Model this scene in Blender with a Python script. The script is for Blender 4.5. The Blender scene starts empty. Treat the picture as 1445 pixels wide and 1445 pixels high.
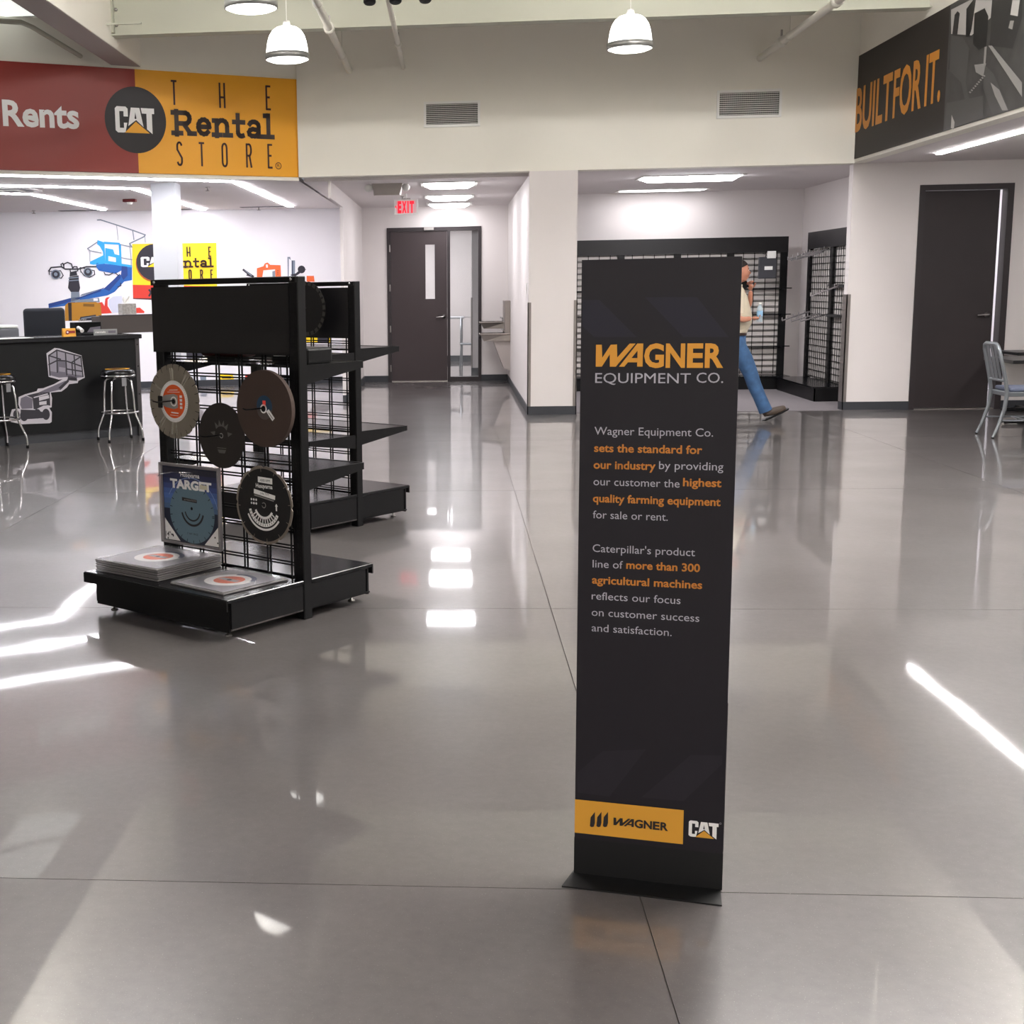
import bpy, bmesh, math, random
import numpy as np
from mathutils import Vector, Matrix
random.seed(7)
R = math.radians
SC = bpy.context.scene
COL = SC.collection
# ---------------------------------------------------------------- camera
F_PX, PX0, PITCH, ROLL, YAW, CH = 1862.0, 481.0, -.1688, -.0181, -.0851, 1.55
_cy, _sy, _cp, _sp = math.cos(YAW), math.sin(YAW), math.cos(PITCH), math.sin(PITCH)
FW = np.array([_sy*_cp, _cy*_cp, _sp]); _r = np.array([_cy, -_sy, 0.]); _u = np.cross(_r, FW)
RT = math.cos(ROLL)*_r+math.sin(ROLL)*_u; UP = -math.sin(ROLL)*_r+math.cos(ROLL)*_u
CAM = np.array([0., 0., CH])
cam = bpy.data.objects.new('camera', bpy.data.cameras.new('camera')); COL.objects.link(cam)
cam.matrix_world = Matrix(((RT[0], UP[0], -FW[0], 0), (RT[1], UP[1], -FW[1], 0), (RT[2], UP[2], -FW[2], CH), (0, 0, 0, 1)))
cam.data.sensor_width = 36; cam.data.lens = F_PX/1445*36; cam.data.shift_x = (722.5-PX0)/1445
cam.data.clip_start = .05; cam.data.clip_end = 100
SC.camera = cam
# ---------------------------------------------------------------- world, exposure
w = bpy.data.worlds.new('world'); SC.world = w; w.use_nodes = True
w.node_tree.nodes['Background'].inputs[0].default_value = (.8, .85, 1, 1)
w.node_tree.nodes['Background'].inputs[1].default_value = .15
SC.view_settings.view_transform = 'Standard'; SC.view_settings.look = 'None'
SC.view_settings.exposure = 1.6; SC.view_settings.gamma = 1
try: SC.view_settings.use_curve_mapping = False
except Exception: pass
E_LED, E_TROF, E_BAY, E_HALL, E_PAN = 16.0, 11.0, 1.5, 19.0, 21.0
# ---------------------------------------------------------------- geometry on real planes
def ray(x, y): return (x-PX0)/F_PX*RT-(y-722.5)/F_PX*UP+FW
class Plane:
    """A vertical or level surface of the building; uv in metres on it."""
    def __init__(s, P, u, v=(0, 0, 1), n=None):
        s.P = np.array(P, float); s.u = np.array(u, float); s.u /= np.linalg.norm(s.u)
        s.v = np.array(v, float); s.v /= np.linalg.norm(s.v)
        n = np.cross(s.u, s.v)
        if n@(CAM-s.P) < 0: n = -n
        s.n = n
    def uv(s, x, y):
        d = ray(x, y); q = CAM+d*(((s.P-CAM)@s.n)/(d@s.n)); return float((q-s.P)@s.u), float((q-s.P)@s.v)
    def pt(s, u, v, o=0.): return tuple(s.P+s.u*u+s.v*v+s.n*o)
def fl(x, y, z=0.):
    d = ray(x, y); return CAM+d*((z-CH)/d[2])
def atY(x, y, Y):
    d = ray(x, y); return CAM+d*(Y/d[1])
# ---------------------------------------------------------------- materials
def lin(h):
    h = h.lstrip('#'); o = []
    for i in (0, 2, 4):
        c = int(h[i:i+2], 16)/255; o.append(c/12.92 if c <= .04045 else ((c+.055)/1.055)**2.4)
    return (*o, 1)
MC = {}
def mat(name, hexc='#808080', rough=.5, metal=0., spec=.5, emit=0., var=0., vs=8., bump=0., bs=60., alpha=1., trans=0., coat=0., ior=1.45):
    if name in MC: return MC[name]
    m = bpy.data.materials.new(name); m.use_nodes = True; nt = m.node_tree; b = nt.nodes['Principled BSDF']
    c = lin(hexc); b.inputs['Base Color'].default_value = c
    b.inputs['Roughness'].default_value = rough; b.inputs['Metallic'].default_value = metal
    b.inputs['Specular IOR Level'].default_value = spec; b.inputs['IOR'].default_value = ior
    b.inputs['Coat Weight'].default_value = coat; b.inputs['Coat Roughness'].default_value = .05
    b.inputs['Alpha'].default_value = alpha; b.inputs['Transmission Weight'].default_value = trans
    if emit: b.inputs['Emission Color'].default_value = c; b.inputs['Emission Strength'].default_value = emit
    if var or bump:
        tc = nt.nodes.new('ShaderNodeTexCoord')
    if var:
        n = nt.nodes.new('ShaderNodeTexNoise'); n.inputs['Scale'].default_value = vs; n.inputs['Detail'].default_value = 5
        nt.links.new(tc.outputs['Object'], n.inputs['Vector'])
        r = nt.nodes.new('ShaderNodeMapRange'); r.inputs[3].default_value = 1-var; r.inputs[4].default_value = 1+var
        nt.links.new(n.outputs['Fac'], r.inputs[0])
        mx = nt.nodes.new('ShaderNodeVectorMath'); mx.operation = 'SCALE'; mx.inputs[0].default_value = c[:3]
        nt.links.new(r.outputs[0], mx.inputs['Scale']); nt.links.new(mx.outputs[0], b.inputs['Base Color'])
    if bump:
        n = nt.nodes.new('ShaderNodeTexNoise'); n.inputs['Scale'].default_value = bs; n.inputs['Detail'].default_value = 3
        nt.links.new(tc.outputs['Object'], n.inputs['Vector'])
        bp = nt.nodes.new('ShaderNodeBump'); bp.inputs['Strength'].default_value = bump; bp.inputs['Distance'].default_value = .002
        nt.links.new(n.outputs['Fac'], bp.inputs['Height']); nt.links.new(bp.outputs[0], b.inputs['Normal'])
    MC[name] = m; return m
PAINT = mat('cream_wall_paint', '#e9e6db', .55, var=.03, vs=1.2, bump=.15, bs=180)
PAINT2 = mat('white_wall_paint', '#dad4d2', .55, var=.02, vs=1.2, bump=.15, bs=180)
PAINTM = mat('bright_white_wall', '#eceaee', .5, var=.01, vs=1.)
CEIL = mat('ceiling_white', '#d6d0d0', .8, var=.03, vs=2.)
GIRD = mat('girder_paint', '#b6b7a8', .6, var=.05, vs=1.5)
SOFF = mat('soffit_paint', '#a49c98', .7)
BASEB = mat('charcoal_rubber_base', '#33353a', .45)
BLACK = mat('black_powder_coat', '#0b0b0d', .4, spec=.3, bump=.05, bs=300)
BLACKS = mat('black_satin_shelf', '#0b0c10', .2, spec=.45)
BLACKP = mat('black_header_panel', '#131114', .42)
STEEL = mat('brushed_steel', '#a7a3a0', .32, metal=1., bump=.05, bs=200)
CHROME = mat('chrome', '#d5d5d8', .12, metal=1.)
ALU = mat('anodised_aluminium', '#8f9498', .35, metal=.85)
GUARD = mat('steel_corner_guard', '#8a8380', .35, metal=.6)
DARKW = mat('dark_brown_laminate', '#302a2c', .45, var=.1, vs=3.)
WHITEP = mat('white_enamel', '#e8e8e4', .4)
PIPEM = mat('painted_pipe', '#d2cfc4', .5)
DARK = mat('dark_void', '#08080a', .8)
LED = mat('led_tube_light', '#fbf9ff', .5, emit=E_LED)
LEDH = mat('led_tube_light_hall', '#fefafa', .5, emit=E_HALL)
TROF = mat('fluorescent_lens', '#fdfbff', .5, emit=E_TROF)
BAY = mat('lit_lamp_glass', '#fffdf8', .3, emit=E_BAY)
YEL = mat('sign_yellow', '#e8a31c', .45)
RED = mat('sign_red', '#8e2a22', .45)
BLK = mat('print_black', '#231f22', .5)
WHT = mat('print_white', '#e9e7e6', .5)
# ---------------------------------------------------------------- mesh builder
class MB:
    def __init__(s): s.v = []; s.f = []; s.mi = []; s.ms = []; s.sm = []
    def m(s, mt):
        if mt not in s.ms: s.ms.append(mt)
        return s.ms.index(mt)
    def add(s, vs, fs, mt, smooth=False):
        o = len(s.v); s.v += [tuple(map(float, p)) for p in vs]; k = s.m(mt)
        for f in fs: s.f.append([o+i for i in f]); s.mi.append(k); s.sm.append(smooth)
        return s
    def box(s, a, b, mt, rot=None, piv=None):
        (x0, y0, z0), (x1, y1, z1) = a, b
        vs = [(x0, y0, z0), (x1, y0, z0), (x1, y1, z0), (x0, y1, z0), (x0, y0, z1), (x1, y0, z1), (x1, y1, z1), (x0, y1, z1)]
        if rot is not None:
            M = rot.to_matrix() if hasattr(rot, 'to_matrix') else rot
            c = Vector(piv if piv else ((x0+x1)/2, (y0+y1)/2, (z0+z1)/2))
            vs = [tuple(M@(Vector(p)-c)+c) for p in vs]
        return s.add(vs, [(0, 3, 2, 1), (4, 5, 6, 7), (0, 1, 5, 4), (1, 2, 6, 5), (2, 3, 7, 6), (3, 0, 4, 7)], mt)
    def rbox(s, a, b, r, mt, seg=2):
        bm = bmesh.new(); bmesh.ops.create_cube(bm, size=1)
        for v in bm.verts: v.co = Vector([(a[i]+b[i])/2+v.co[i]*(b[i]-a[i]) for i in range(3)])
        bmesh.ops.bevel(bm, geom=bm.edges[:], offset=r, segments=seg, profile=.5, affect='EDGES')
        bm.verts.index_update()
        s.add([v.co for v in bm.verts], [[v.index for v in f.verts] for f in bm.faces], mt, seg > 2); bm.free(); return s
    def hexa(s, P, mt):
        return s.add(P, [(0, 3, 2, 1), (4, 5, 6, 7), (0, 1, 5, 4), (1, 2, 6, 5), (2, 3, 7, 6), (3, 0, 4, 7)], mt)
    def tube(s, path, r, mt, n=10, cap=True, closed=False, smooth=True):
        P = [Vector(p) for p in path]; rr = r if isinstance(r, (list, tuple)) else [r]*len(P)
        N = len(P); vs = []; ref = None
        for i in range(N):
            if closed: t = (P[(i+1) % N]-P[i-1])
            else: t = P[min(i+1, N-1)]-P[max(i-1, 0)]
            t.normalize()
            if ref is None:
                ref = Vector((0, 0, 1)) if abs(t.z) < .9 else Vector((1, 0, 0))
            a = t.cross(ref)
            if a.length < 1e-4: a = t.cross(Vector((.3, 1, .2)))
            a.normalize(); b = t.cross(a); b.normalize(); ref = a.cross(t)*1.0; ref = -b if False else a.cross(t)
            for k in range(n):
                q = 2*math.pi*k/n; vs.append(P[i]+a*math.cos(q)*rr[i]+b*math.sin(q)*rr[i])
        fs = []
        for i in range(N if closed else N-1):
            j = (i+1) % N
            for k in range(n): fs.append((i*n+k, i*n+(k+1) % n, j*n+(k+1) % n, j*n+k))
        s.add(vs, fs, mt, smooth)
        if cap and not closed:
            s.add(vs[:n], [list(range(n))[::-1]], mt); s.add(vs[-n:], [list(range(n))], mt)
        return s
    def lathe(s, prof, mt, c=(0, 0, 0), n=24, smooth=True, axis=None):
        vs = []; M = Matrix.Identity(3)
        if axis is not None: M = Vector((0, 0, 1)).rotation_difference(Vector(axis)).to_matrix()
        for r, z in prof:
            for k in range(n):
                q = 2*math.pi*k/n; vs.append(M@Vector((r*math.cos(q), r*math.sin(q), z))+Vector(c))
        fs = []
        for i in range(len(prof)-1):
            for k in range(n): fs.append((i*n+k, i*n+(k+1) % n, (i+1)*n+(k+1) % n, (i+1)*n+k))
        return s.add(vs, fs, mt, smooth)
    def poly(s, pl, uv, mt, o=.002):
        if len(uv) > 2: s.add([pl.pt(u, v, o) for u, v in uv], tess(uv), mt)
        return s
    def ppoly(s, pl, px, mt, o=.002):
        return s.poly(pl, [pl.uv(*p) for p in px], mt, o)
    def pline(s, pl, px, wd, mt, o=.003):
        """thin printed line on a plane, width in metres"""
        q = [np.array(pl.uv(*p)) for p in px]; return s.uline(pl, q, wd, mt, o)
    def uline(s, pl, q, wd, mt, o=.003, closed=False):
        q = [np.array(a, float) for a in q]
        if closed: q = q+[q[0]]
        for a, b in zip(q[:-1], q[1:]):
            d = b-a; L = np.hypot(*d)
            if L < 1e-6: continue
            d = d/L; nn = np.array([-d[1], d[0]])*wd/2; e = d*wd*.35
            s.poly(pl, [a-nn-e, b-nn+e, b+nn+e, a+nn-e], mt, o)
        return s
    def disc(s, pl, c, r, mt, o=.002, n=40, ry=None, r0=0, a0=0, a1=360):
        ry = ry or r
        A = [R(a0+(a1-a0)*k/n) for k in range(n+1)]
        if r0 == 0:
            return s.poly(pl, [(c[0]+r*math.cos(a), c[1]+ry*math.sin(a)) for a in A[:-1 if a1-a0 == 360 else None]], mt, o)
        vs = []
        for a in A: vs += [pl.pt(c[0]+r*math.cos(a), c[1]+r*math.sin(a), o), pl.pt(c[0]+r0*math.cos(a), c[1]+r0*math.sin(a), o)]
        return s.add(vs, [(2*i, 2*i+2, 2*i+3, 2*i+1) for i in range(n)], mt)
    def text(s, body, pl, u0, u1, v0, cap, mt, bold=0., shear=0., o=.003):
        T = glyphs(body, bold, shear)
        if u1 is None: u1 = u0+T['w']*cap
        sx = (u1-u0)/max(T['w'], 1e-6)
        return s.add([pl.pt(u0+(x-T['x0'])*sx, v0+y*cap, o) for x, y in T['v']], T['f'], mt)
    def build(s, name, parent=None, loc=None):
        me = bpy.data.meshes.new(name); me.from_pydata(s.v, [], s.f)
        for m_ in s.ms: me.materials.append(m_)
        me.polygons.foreach_set('material_index', s.mi); me.polygons.foreach_set('use_smooth', s.sm)
        me.validate(); me.update()
        o = bpy.data.objects.new(name, me); COL.objects.link(o)
        if parent: o.parent = parent
        if loc: o.location = loc
        return o
def tess(uv):
    from mathutils.geometry import tessellate_polygon
    n = len(uv)
    if n <= 4 and n == 3: return [(0, 1, 2)]
    return [tuple(t) for t in tessellate_polygon([[Vector((u, v, 0)) for u, v in uv]])]
_G = {}
def glyphs(body, bold, shear):
    k = (body, bold, shear)
    if k in _G: return _G[k]
    def ev(b):
        cu = bpy.data.curves.new('lettering', 'FONT'); cu.body = b; cu.offset = bold; cu.shear = shear; cu.resolution_u = 3
        ob = bpy.data.objects.new('lettering', cu); COL.objects.link(ob)
        dg = bpy.context.evaluated_depsgraph_get(); me = bpy.data.meshes.new_from_object(ob.evaluated_get(dg))
        V = [(v.co.x, v.co.y) for v in me.vertices]; Fc = [tuple(p.vertices) for p in me.polygons]
        bpy.data.objects.remove(ob); bpy.data.curves.remove(cu); bpy.data.meshes.remove(me); return V, Fc
    if 'cap' not in _G: V, _ = ev('H') if (bold, shear) == (0, 0) else ev('H'); _G['cap'] = max(v[1] for v in V)
    V, Fc = ev(body); h = _G['cap']
    V = [(x/h, y/h) for x, y in V]; x0 = min(v[0] for v in V); x1 = max(v[0] for v in V)
    _G[k] = dict(v=V, f=Fc, x0=x0, w=x1-x0); return _G[k]
# ---------------------------------------------------------------- scene graph
def tag(o, label=None, cat=None, group=None, kind=None):
    if label: o['label'] = label
    if cat: o['category'] = cat
    if group: o['group'] = group
    if kind: o['kind'] = kind
    return o
def thing(name, label, cat, loc=(0, 0, 0), rz=0., group=None):
    o = bpy.data.objects.new(name, None); COL.objects.link(o); o.location = loc; o.rotation_euler = (0, 0, rz)
    o.empty_display_size = .1
    return tag(o, label, cat, group)
def struct(name, mb, label=None):
    return tag(mb.build(name), label, kind='structure')
def dup(o, loc, rz=None, label=None, parent=None):
    c = o.copy(); COL.objects.link(c)
    if parent: c.parent = parent
    for ch in list(o.children): dup(ch, None, parent=c)
    if loc is not None: c.location = loc
    if rz is not None: c.rotation_euler = (0, 0, rz)
    if label: c['label'] = label
    return c

# ================================================================ FLOOR
def floor_mat():
    m = bpy.data.materials.new('polished_concrete'); m.use_nodes = True; nt = m.node_tree; b = nt.nodes['Principled BSDF']; L = nt.links.new
    g = nt.nodes.new('ShaderNodeNewGeometry')
    def noise(sc, det, ro=.5):
        n = nt.nodes.new('ShaderNodeTexNoise'); n.inputs['Scale'].default_value = sc; n.inputs['Detail'].default_value = det
        n.inputs['Roughness'].default_value = ro; L(g.outputs['Position'], n.inputs['Vector']); return n
    a = noise(.7, 6, .6); c = noise(28, 4, .7); d = noise(260, 2)
    r = nt.nodes.new('ShaderNodeValToRGB'); r.color_ramp.elements[0].position = .3; r.color_ramp.elements[1].position = .72
    r.color_ramp.elements[0].color = (.090, .080, .078, 1); r.color_ramp.elements[1].color = (.138, .127, .123, 1); L(a.outputs['Fac'], r.inputs[0])
    mx = nt.nodes.new('ShaderNodeMix'); mx.data_type = 'RGBA'; mx.blend_type = 'OVERLAY'; mx.inputs[0].default_value = .28
    L(r.outputs[0], mx.inputs[6]); L(c.outputs['Fac'], mx.inputs[7])
    mr = nt.nodes.new('ShaderNodeMapRange'); mr.inputs[1].default_value = .66; mr.inputs[2].default_value = .74; L(d.outputs['Fac'], mr.inputs[0])
    mx2 = nt.nodes.new('ShaderNodeMix'); mx2.data_type = 'RGBA'; L(mr.outputs[0], mx2.inputs[0]); L(mx.outputs[2], mx2.inputs[6]); mx2.inputs[7].default_value = (.26, .25, .24, 1)
    L(mx2.outputs[2], b.inputs['Base Color'])
    rr = nt.nodes.new('ShaderNodeMapRange'); rr.inputs[3].default_value = .25; rr.inputs[4].default_value = .36; L(noise(1.7, 5).outputs['Fac'], rr.inputs[0])
    L(rr.outputs[0], b.inputs['Roughness']); b.inputs['Specular IOR Level'].default_value = .55
    b.inputs['Coat Weight'].default_value = .85; b.inputs['Coat Roughness'].default_value = .035; b.inputs['Coat IOR'].default_value = 1.5
    bp = nt.nodes.new('ShaderNodeBump'); bp.inputs['Strength'].default_value = .35; bp.inputs['Distance'].default_value = .0025
    L(noise(1.3, 2).outputs['Fac'], bp.inputs['Height']); L(bp.outputs[0], b.inputs['Normal']); L(bp.outputs[0], b.inputs['Coat Normal'])
    return m
CONC = floor_mat()
JOINT = mat('joint_filler', '#7a7573', .7)
floor = struct('floor', MB().box((-13, -7, -.2), (12, 28, -.006), JOINT))
xs = [-13, -9.9, -6.42, -2.96, .475, 4.09, 7.6, 12]; ys = [-7, -2.8, .22, 3.245, 6.27, 10.0, 13.3, 16.06]
g = .0018
for i in range(len(xs)-1):
    for j in range(len(ys)-1):
        x0, x1, y0, y1 = xs[i]+g, xs[i+1]-g, ys[j]+g, ys[j+1]-g
        if j == len(ys)-2: y1 = 16.06-g
        MB().box((x0, y0, -.006), (x1, y1, 0), CONC).build('slab', floor)
for x0, x1, y0, y1 in ((-13, -2.96, 16.06, 28), (-2.96, 1.2, 16.06, 21.7), (-2.96, 5.2, 21.7, 28), (5.2, 12, 16.06, 28)):
    MB().box((x0+g, y0+g, -.006), (x1-g, y1-g, 0), CONC).build('slab', floor)
CARPET = mat('grey_carpet', '#6b6668', .95, var=.12, vs=90, bump=.6, bs=400)
struct('floor_backroom', MB().box((1.2, 16.06, -.006), (5.2, 21.7, .004), CARPET))

# ================================================================ ROOM SHELL
HY = 15.95; HZ = 2.84; CZ = 2.80; XR = 4.60; TOP = 5.4
# header wall over the openings
struct('wall_header', MB().box((-1.79, HY, HZ), (XR, HY+.2, TOP), PAINT))
# column between corridor and back room, and corridor right wall
struct('wall_corridor_right', MB().box((.915, HY-.01, 0), (1.475, HY+.45, HZ), PAINT2).box((.915, HY+.45, 0), (1.1, 21.8, HZ), PAINT2))
struct('baseboard_column', MB().box((.905, HY-.022, 0), (1.485, HY-.01, .1), BASEB).box((1.475, HY-.022, 0), (1.487, HY+.45, .1), BASEB))
struct('baseboard_corridor_right', MB().box((.903, HY-.022, 0), (.915, 21.75, .1), BASEB))
# corridor end wall with the double opening
DY = 21.75
ew = MB().box((-1.43, DY, 0), (-1.03, DY+.15, HZ), PAINT2).box((.49, DY, 0), (.915, DY+.15, HZ), PAINT2).box((-1.03, DY, 2.475), (.49, DY+.15, HZ), PAINT2)
struct('wall_corridor_end', ew)
struct('baseboard_corridor_end', MB().box((-1.43, DY-.012, 0), (-1.03, DY, .1), BASEB).box((.49, DY-.012, 0), (.915, DY, .1), BASEB))
# corridor left wall stub + bulkhead beam
struct('wall_corridor_left', MB().box((-1.47, 17.9, 0), (-1.43, DY+.15, HZ), PAINT2))
struct('trim_corridor_bulkhead', MB().box((-1.46, HY+.2, 2.6), (-1.43, 17.9, CZ), PAINT2))
struct('baseboard_corridor_left', MB().box((-1.43, 17.9, 0), (-1.418, DY, .1), BASEB).box((-1.47, 17.888, 0), (-1.418, 17.9, .1), BASEB))
# ceilings
struct('ceiling_corridor', MB().box((-1.75, HY+.2, CZ), (1.1, DY+.15, CZ+.1), CEIL))
struct('ceiling_backroom', MB().box((1.1, HY+.2, HZ), (5.3, 21, HZ+.1), CEIL))
struct('ceiling_left', MB().add([(-13, 8.79, CZ), (-1.79, 16.0, CZ), (-1.75, 23, CZ), (-13, 23, CZ)], [(0, 1, 2, 3)], CEIL)
       .add([(-13, 8.79, CZ+.05), (-1.79, 16.0, CZ+.05), (-1.75, 23, CZ+.05), (-13, 23, CZ+.05)], [(0, 3, 2, 1)], CEIL))
struct('ceiling_right', MB().box((XR+.15, -7, 2.85), (12, 16.15, 2.95), CEIL))
struct('ceiling_hall', MB().box((-3.69, -7, TOP), (XR+.15, 16.15, TOP+.1), CEIL))
SKY = mat('upper_ceiling_white', '#f1f4ee', .7)
struct('ceiling_hall_left', MB().box((-13, -7, 4.42), (-3.69, 16.5, 4.5), SKY))
# back room
struct('wall_backroom_back', MB().box((1.1, 20.2, 0), (5.3, 20.35, HZ), PAINT2))
struct('wall_backroom_right', MB().box((5.13, 16.25, 0), (5.3, 20.35, HZ), PAINT2))
struct('trim_backroom_left', MB().box((1.1, HY+.45, 0), (1.2, 20.2, HZ), PAINT2))
# wall with the dark door, right
RY = 16.1
struct('wall_right_front', MB().box((4.63, RY, 0), (5.385, RY+.15, 2.85), PAINT2).box((6.43, RY, 0), (12, RY+.15, 2.85), PAINT2).box((5.385, RY, 2.588), (6.43, RY+.15, 2.85), PAINT2))
struct('baseboard_right_front', MB().box((4.62, RY-.012, 0), (5.385, RY, .1), BASEB).box((6.43, RY-.012, 0), (12, RY, .1), BASEB).box((4.618, RY-.012, 0), (4.63, RY+.15, .1), BASEB))
# right bulkhead wall
struct('wall_right_bulkhead', MB().box((XR, -7, 2.85), (XR+.15, HY+.15, TOP), PAINT))
# angled bulkhead over the counter
A0 = np.array([-1.79, 16.0]); AD = np.array([-2.973, -1.913]); AD /= np.hypot(*AD); AN = np.array([-AD[1], AD[0]])  # AN away from hall?
if AN@(-A0) > 0: AN = -AN
def aw(t, off, z): p = A0+AD*t+AN*off; return (p[0], p[1], z)
struct('wall_angled_bulkhead', MB().hexa([aw(0, 0, CZ+.001), aw(13.3, 0, CZ+.001), aw(13.3, .15, CZ+.001), aw(0, .15, CZ+.001), aw(0, 0, TOP), aw(13.3, 0, TOP), aw(13.3, .15, TOP), aw(0, .15, TOP)], PAINT))
# mural wall
m0 = fl(0, 299.7, CZ); m1 = fl(481, 294, CZ); MU = (m1-m0)/np.linalg.norm(m1-m0)
MN = np.array([-MU[1], MU[0], 0]); MN = -MN if MN[1] < 0 else MN
mL = m0-MU*6.2; mR = m1+MU*.15
def mw(p, off, z): q = p+MN*off; return (q[0], q[1], z)
struct('wall_mural', MB().hexa([mw(mL, 0, 0), mw(mR, 0, 0), mw(mR, .15, 0), mw(mL, .15, 0), mw(mL, 0, CZ+.04), mw(mR, 0, CZ+.04), mw(mR, .15, CZ+.04), mw(mL, .15, CZ+.04)], PAINTM))
struct('baseboard_mural', MB().hexa([mw(mL, -.012, 0), mw(mR, -.012, 0), mw(mR, 0, 0), mw(mL, 0, 0), mw(mL, -.012, .1), mw(mR, -.012, .1), mw(mR, 0, .1), mw(mL, 0, .1)], BASEB))
# outer shell
struct('wall_far_left', MB().box((-13.15, -7, 0), (-13, 23, TOP), PAINT))
struct('wall_behind', MB().box((-13.15, -7.15, 0), (12.15, -7, TOP), PAINT))
struct('wall_far_right', MB().box((12, -7, 0), (12.15, 16.25, 2.95), PAINT))
# round-off: steel corner guards
cg = MB()
struct('trim_1', MB().box((.905, HY-.02, .1), (.945, HY-.01, 1.33), GUARD).box((.905, HY-.02, .1), (.915, HY+.03, 1.33), GUARD))
struct('trim_2', MB().box((1.445, HY-.02, .1), (1.487, HY-.01, 1.35), GUARD).box((1.475, HY-.02, .1), (1.485, HY+.04, 1.35), GUARD))
struct('trim_3', MB().box((4.618, RY-.012, .1), (4.665, RY, 1.36), GUARD).box((4.618, RY-.012, .1), (4.63, RY+.15, 1.36), GUARD))
# left soffit beam and cross girder
struct('trim_left_beam', MB().box((-3.69, -7, 3.985), (-3.41, 15.0, TOP), SOFF).box((-3.409, -7, 3.99), (-3.4, 14.95, TOP), PAINT))
gb = MB().box((-3.4, 13.68, 4.09), (XR, 13.86, 4.105), GIRD).box((-3.4, 13.762, 4.105), (XR, 13.778, 4.9), GIRD).box((-3.4, 13.68, 4.9), (XR, 13.86, 4.915), GIRD)
gb.box((-3.4, 13.69, 4.12), (-3.38, 13.85, 4.9), GIRD)
for z in (4.2, 4.35, 4.5, 4.65):
    gb.lathe([(0, .0), (.018, .0), (.018, .02), (0, .02)], STEEL, (-3.36, 13.755, z), 6, axis=(0, -1, 0))
gb.box((-3.4, 13.5, 4.16), (-3.05, 13.53, 4.175), GIRD)
struct('trim_cross_girder', gb)
# room beyond the glass: side walls and ceiling
struct('wall_beyond', MB().box((-3, 27.6, 0), (5, 27.75, 3), PAINT2).box((-3.1, DY+.15, 0), (-2.95, 27.7, 3), PAINT2).box((.36, 23.4, 0), (3, 23.55, 3), PAINT2).box((3, DY+.15, 0), (3.1, 27.7, 3), PAINT2))
struct('ceiling_beyond', MB().box((-3, DY+.15, 2.9), (3.1, 27.7, 3), CEIL))
struct('baseboard_beyond', MB().box((-3, 27.58, 0), (3, 27.6, .11), BASEB).box((.35, 23.38, 0), (3, 23.4, .11), BASEB))
struct('trim_4', MB().box((.345, 23.385, .1), (.375, 23.41, 1.33), GUARD))
struct('wall_behind_right_door', MB().box((5.31, 18.9, 0), (8, 19.0, 3), PAINTM).box((7.9, RY+.15, 0), (8, 19, 3), PAINTM).box((5.31, RY+.15, 2.95), (8, 19, 3), CEIL))

# ================================================================ LIGHT FIXTURES
def pill(a, b, wd, z, mt, name, label, group, h=.016):
    a = Vector((*a, z)); b = Vector((*b, z)); d = (b-a).normalized(); n = Vector((-d.y, d.x, 0)); r = wd/2
    prof = [a-d*0+n*r, ] ; pts = []
    for k in range(9): q = R(90+180*k/8); pts.append(a+n*r*math.sin(q)+d*r*math.cos(q))
    for k in range(9): q = R(-90+180*k/8); pts.append(b+n*r*math.sin(q)+d*r*math.cos(q))
    N = len(pts); t = thing(name, label, 'light', tuple(a), 0, group)
    loc = [p-a for p in pts]
    m_ = MB(); m_.add([p+Vector((0, 0, -h)) for p in loc]+[p+Vector((0, 0, -.004)) for p in loc], [list(range(N))]+[(i, i+N, (i+1) % N+N, (i+1) % N) for i in range(N)], mt)
    m_.build('lens', t)
    m2 = MB(); o = 1.12
    L2 = [p+Vector((0, 0, 0)) for p in loc]; m2.add([p*1 + Vector((0, 0, -.008)) for p in L2]+[p+Vector((0, 0, 0)) for p in L2], [list(range(N)), list(range(N, 2*N))]+[(i, i+N, (i+1) % N+N, (i+1) % N) for i in range(N)], WHITEP)
    m2.build('housing', t); return t
s = CZ-.001; k = 1.25/1.32
def sc(p): return (p[0]*k, p[1]*k)
G1 = 'linear lights over the rental counter'
pill(sc((-8.8, 12.28)), sc((-2.72, 16.58)), .07, s, LED, 'linear_light', 'long linear light running just behind the bottom edge of the red and yellow sign', G1)
pill(sc((-2.66, 16.75)), sc((-2.6, 21.9)), .085, s, LED, 'linear_light', 'linear light turned toward the wall, right of the white column', G1)
pill(sc((-9.4, 13.6)), sc((-4.19, 17.3)), .07, s, LED, 'linear_light', 'second linear light behind the sign, ending beside the red fire alarm', G1)
pill(sc((-4.1, 17.35)), sc((-4.1, 22.2)), .085, s, LED, 'linear_light', 'linear light turned toward the wall and passing behind the white column', G1)
pill(sc((-9.6, 15.1)), sc((-5.65, 17.85)), .07, s, LED, 'linear_light', 'third and farthest linear light at the left edge of the photo', G1)
pill(sc((-5.63, 18.05)), sc((-5.63, 21.6)), .085, s, LED, 'linear_light', 'linear light aimed at the wall above the blue lift mural', G1)
pill((5.24, 4.0), (5.2, 15.03), .05, 2.849, LEDH, 'linear_light', 'white linear light in the low ceiling right of the black banner', 'linear lights in the right ceiling')
pill((8.0, 2.0), (8.0, 14.0), .085, 2.849, LEDH, 'linear_light', 'linear light in the right ceiling beyond the photo edge', 'linear lights in the right ceiling')

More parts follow.
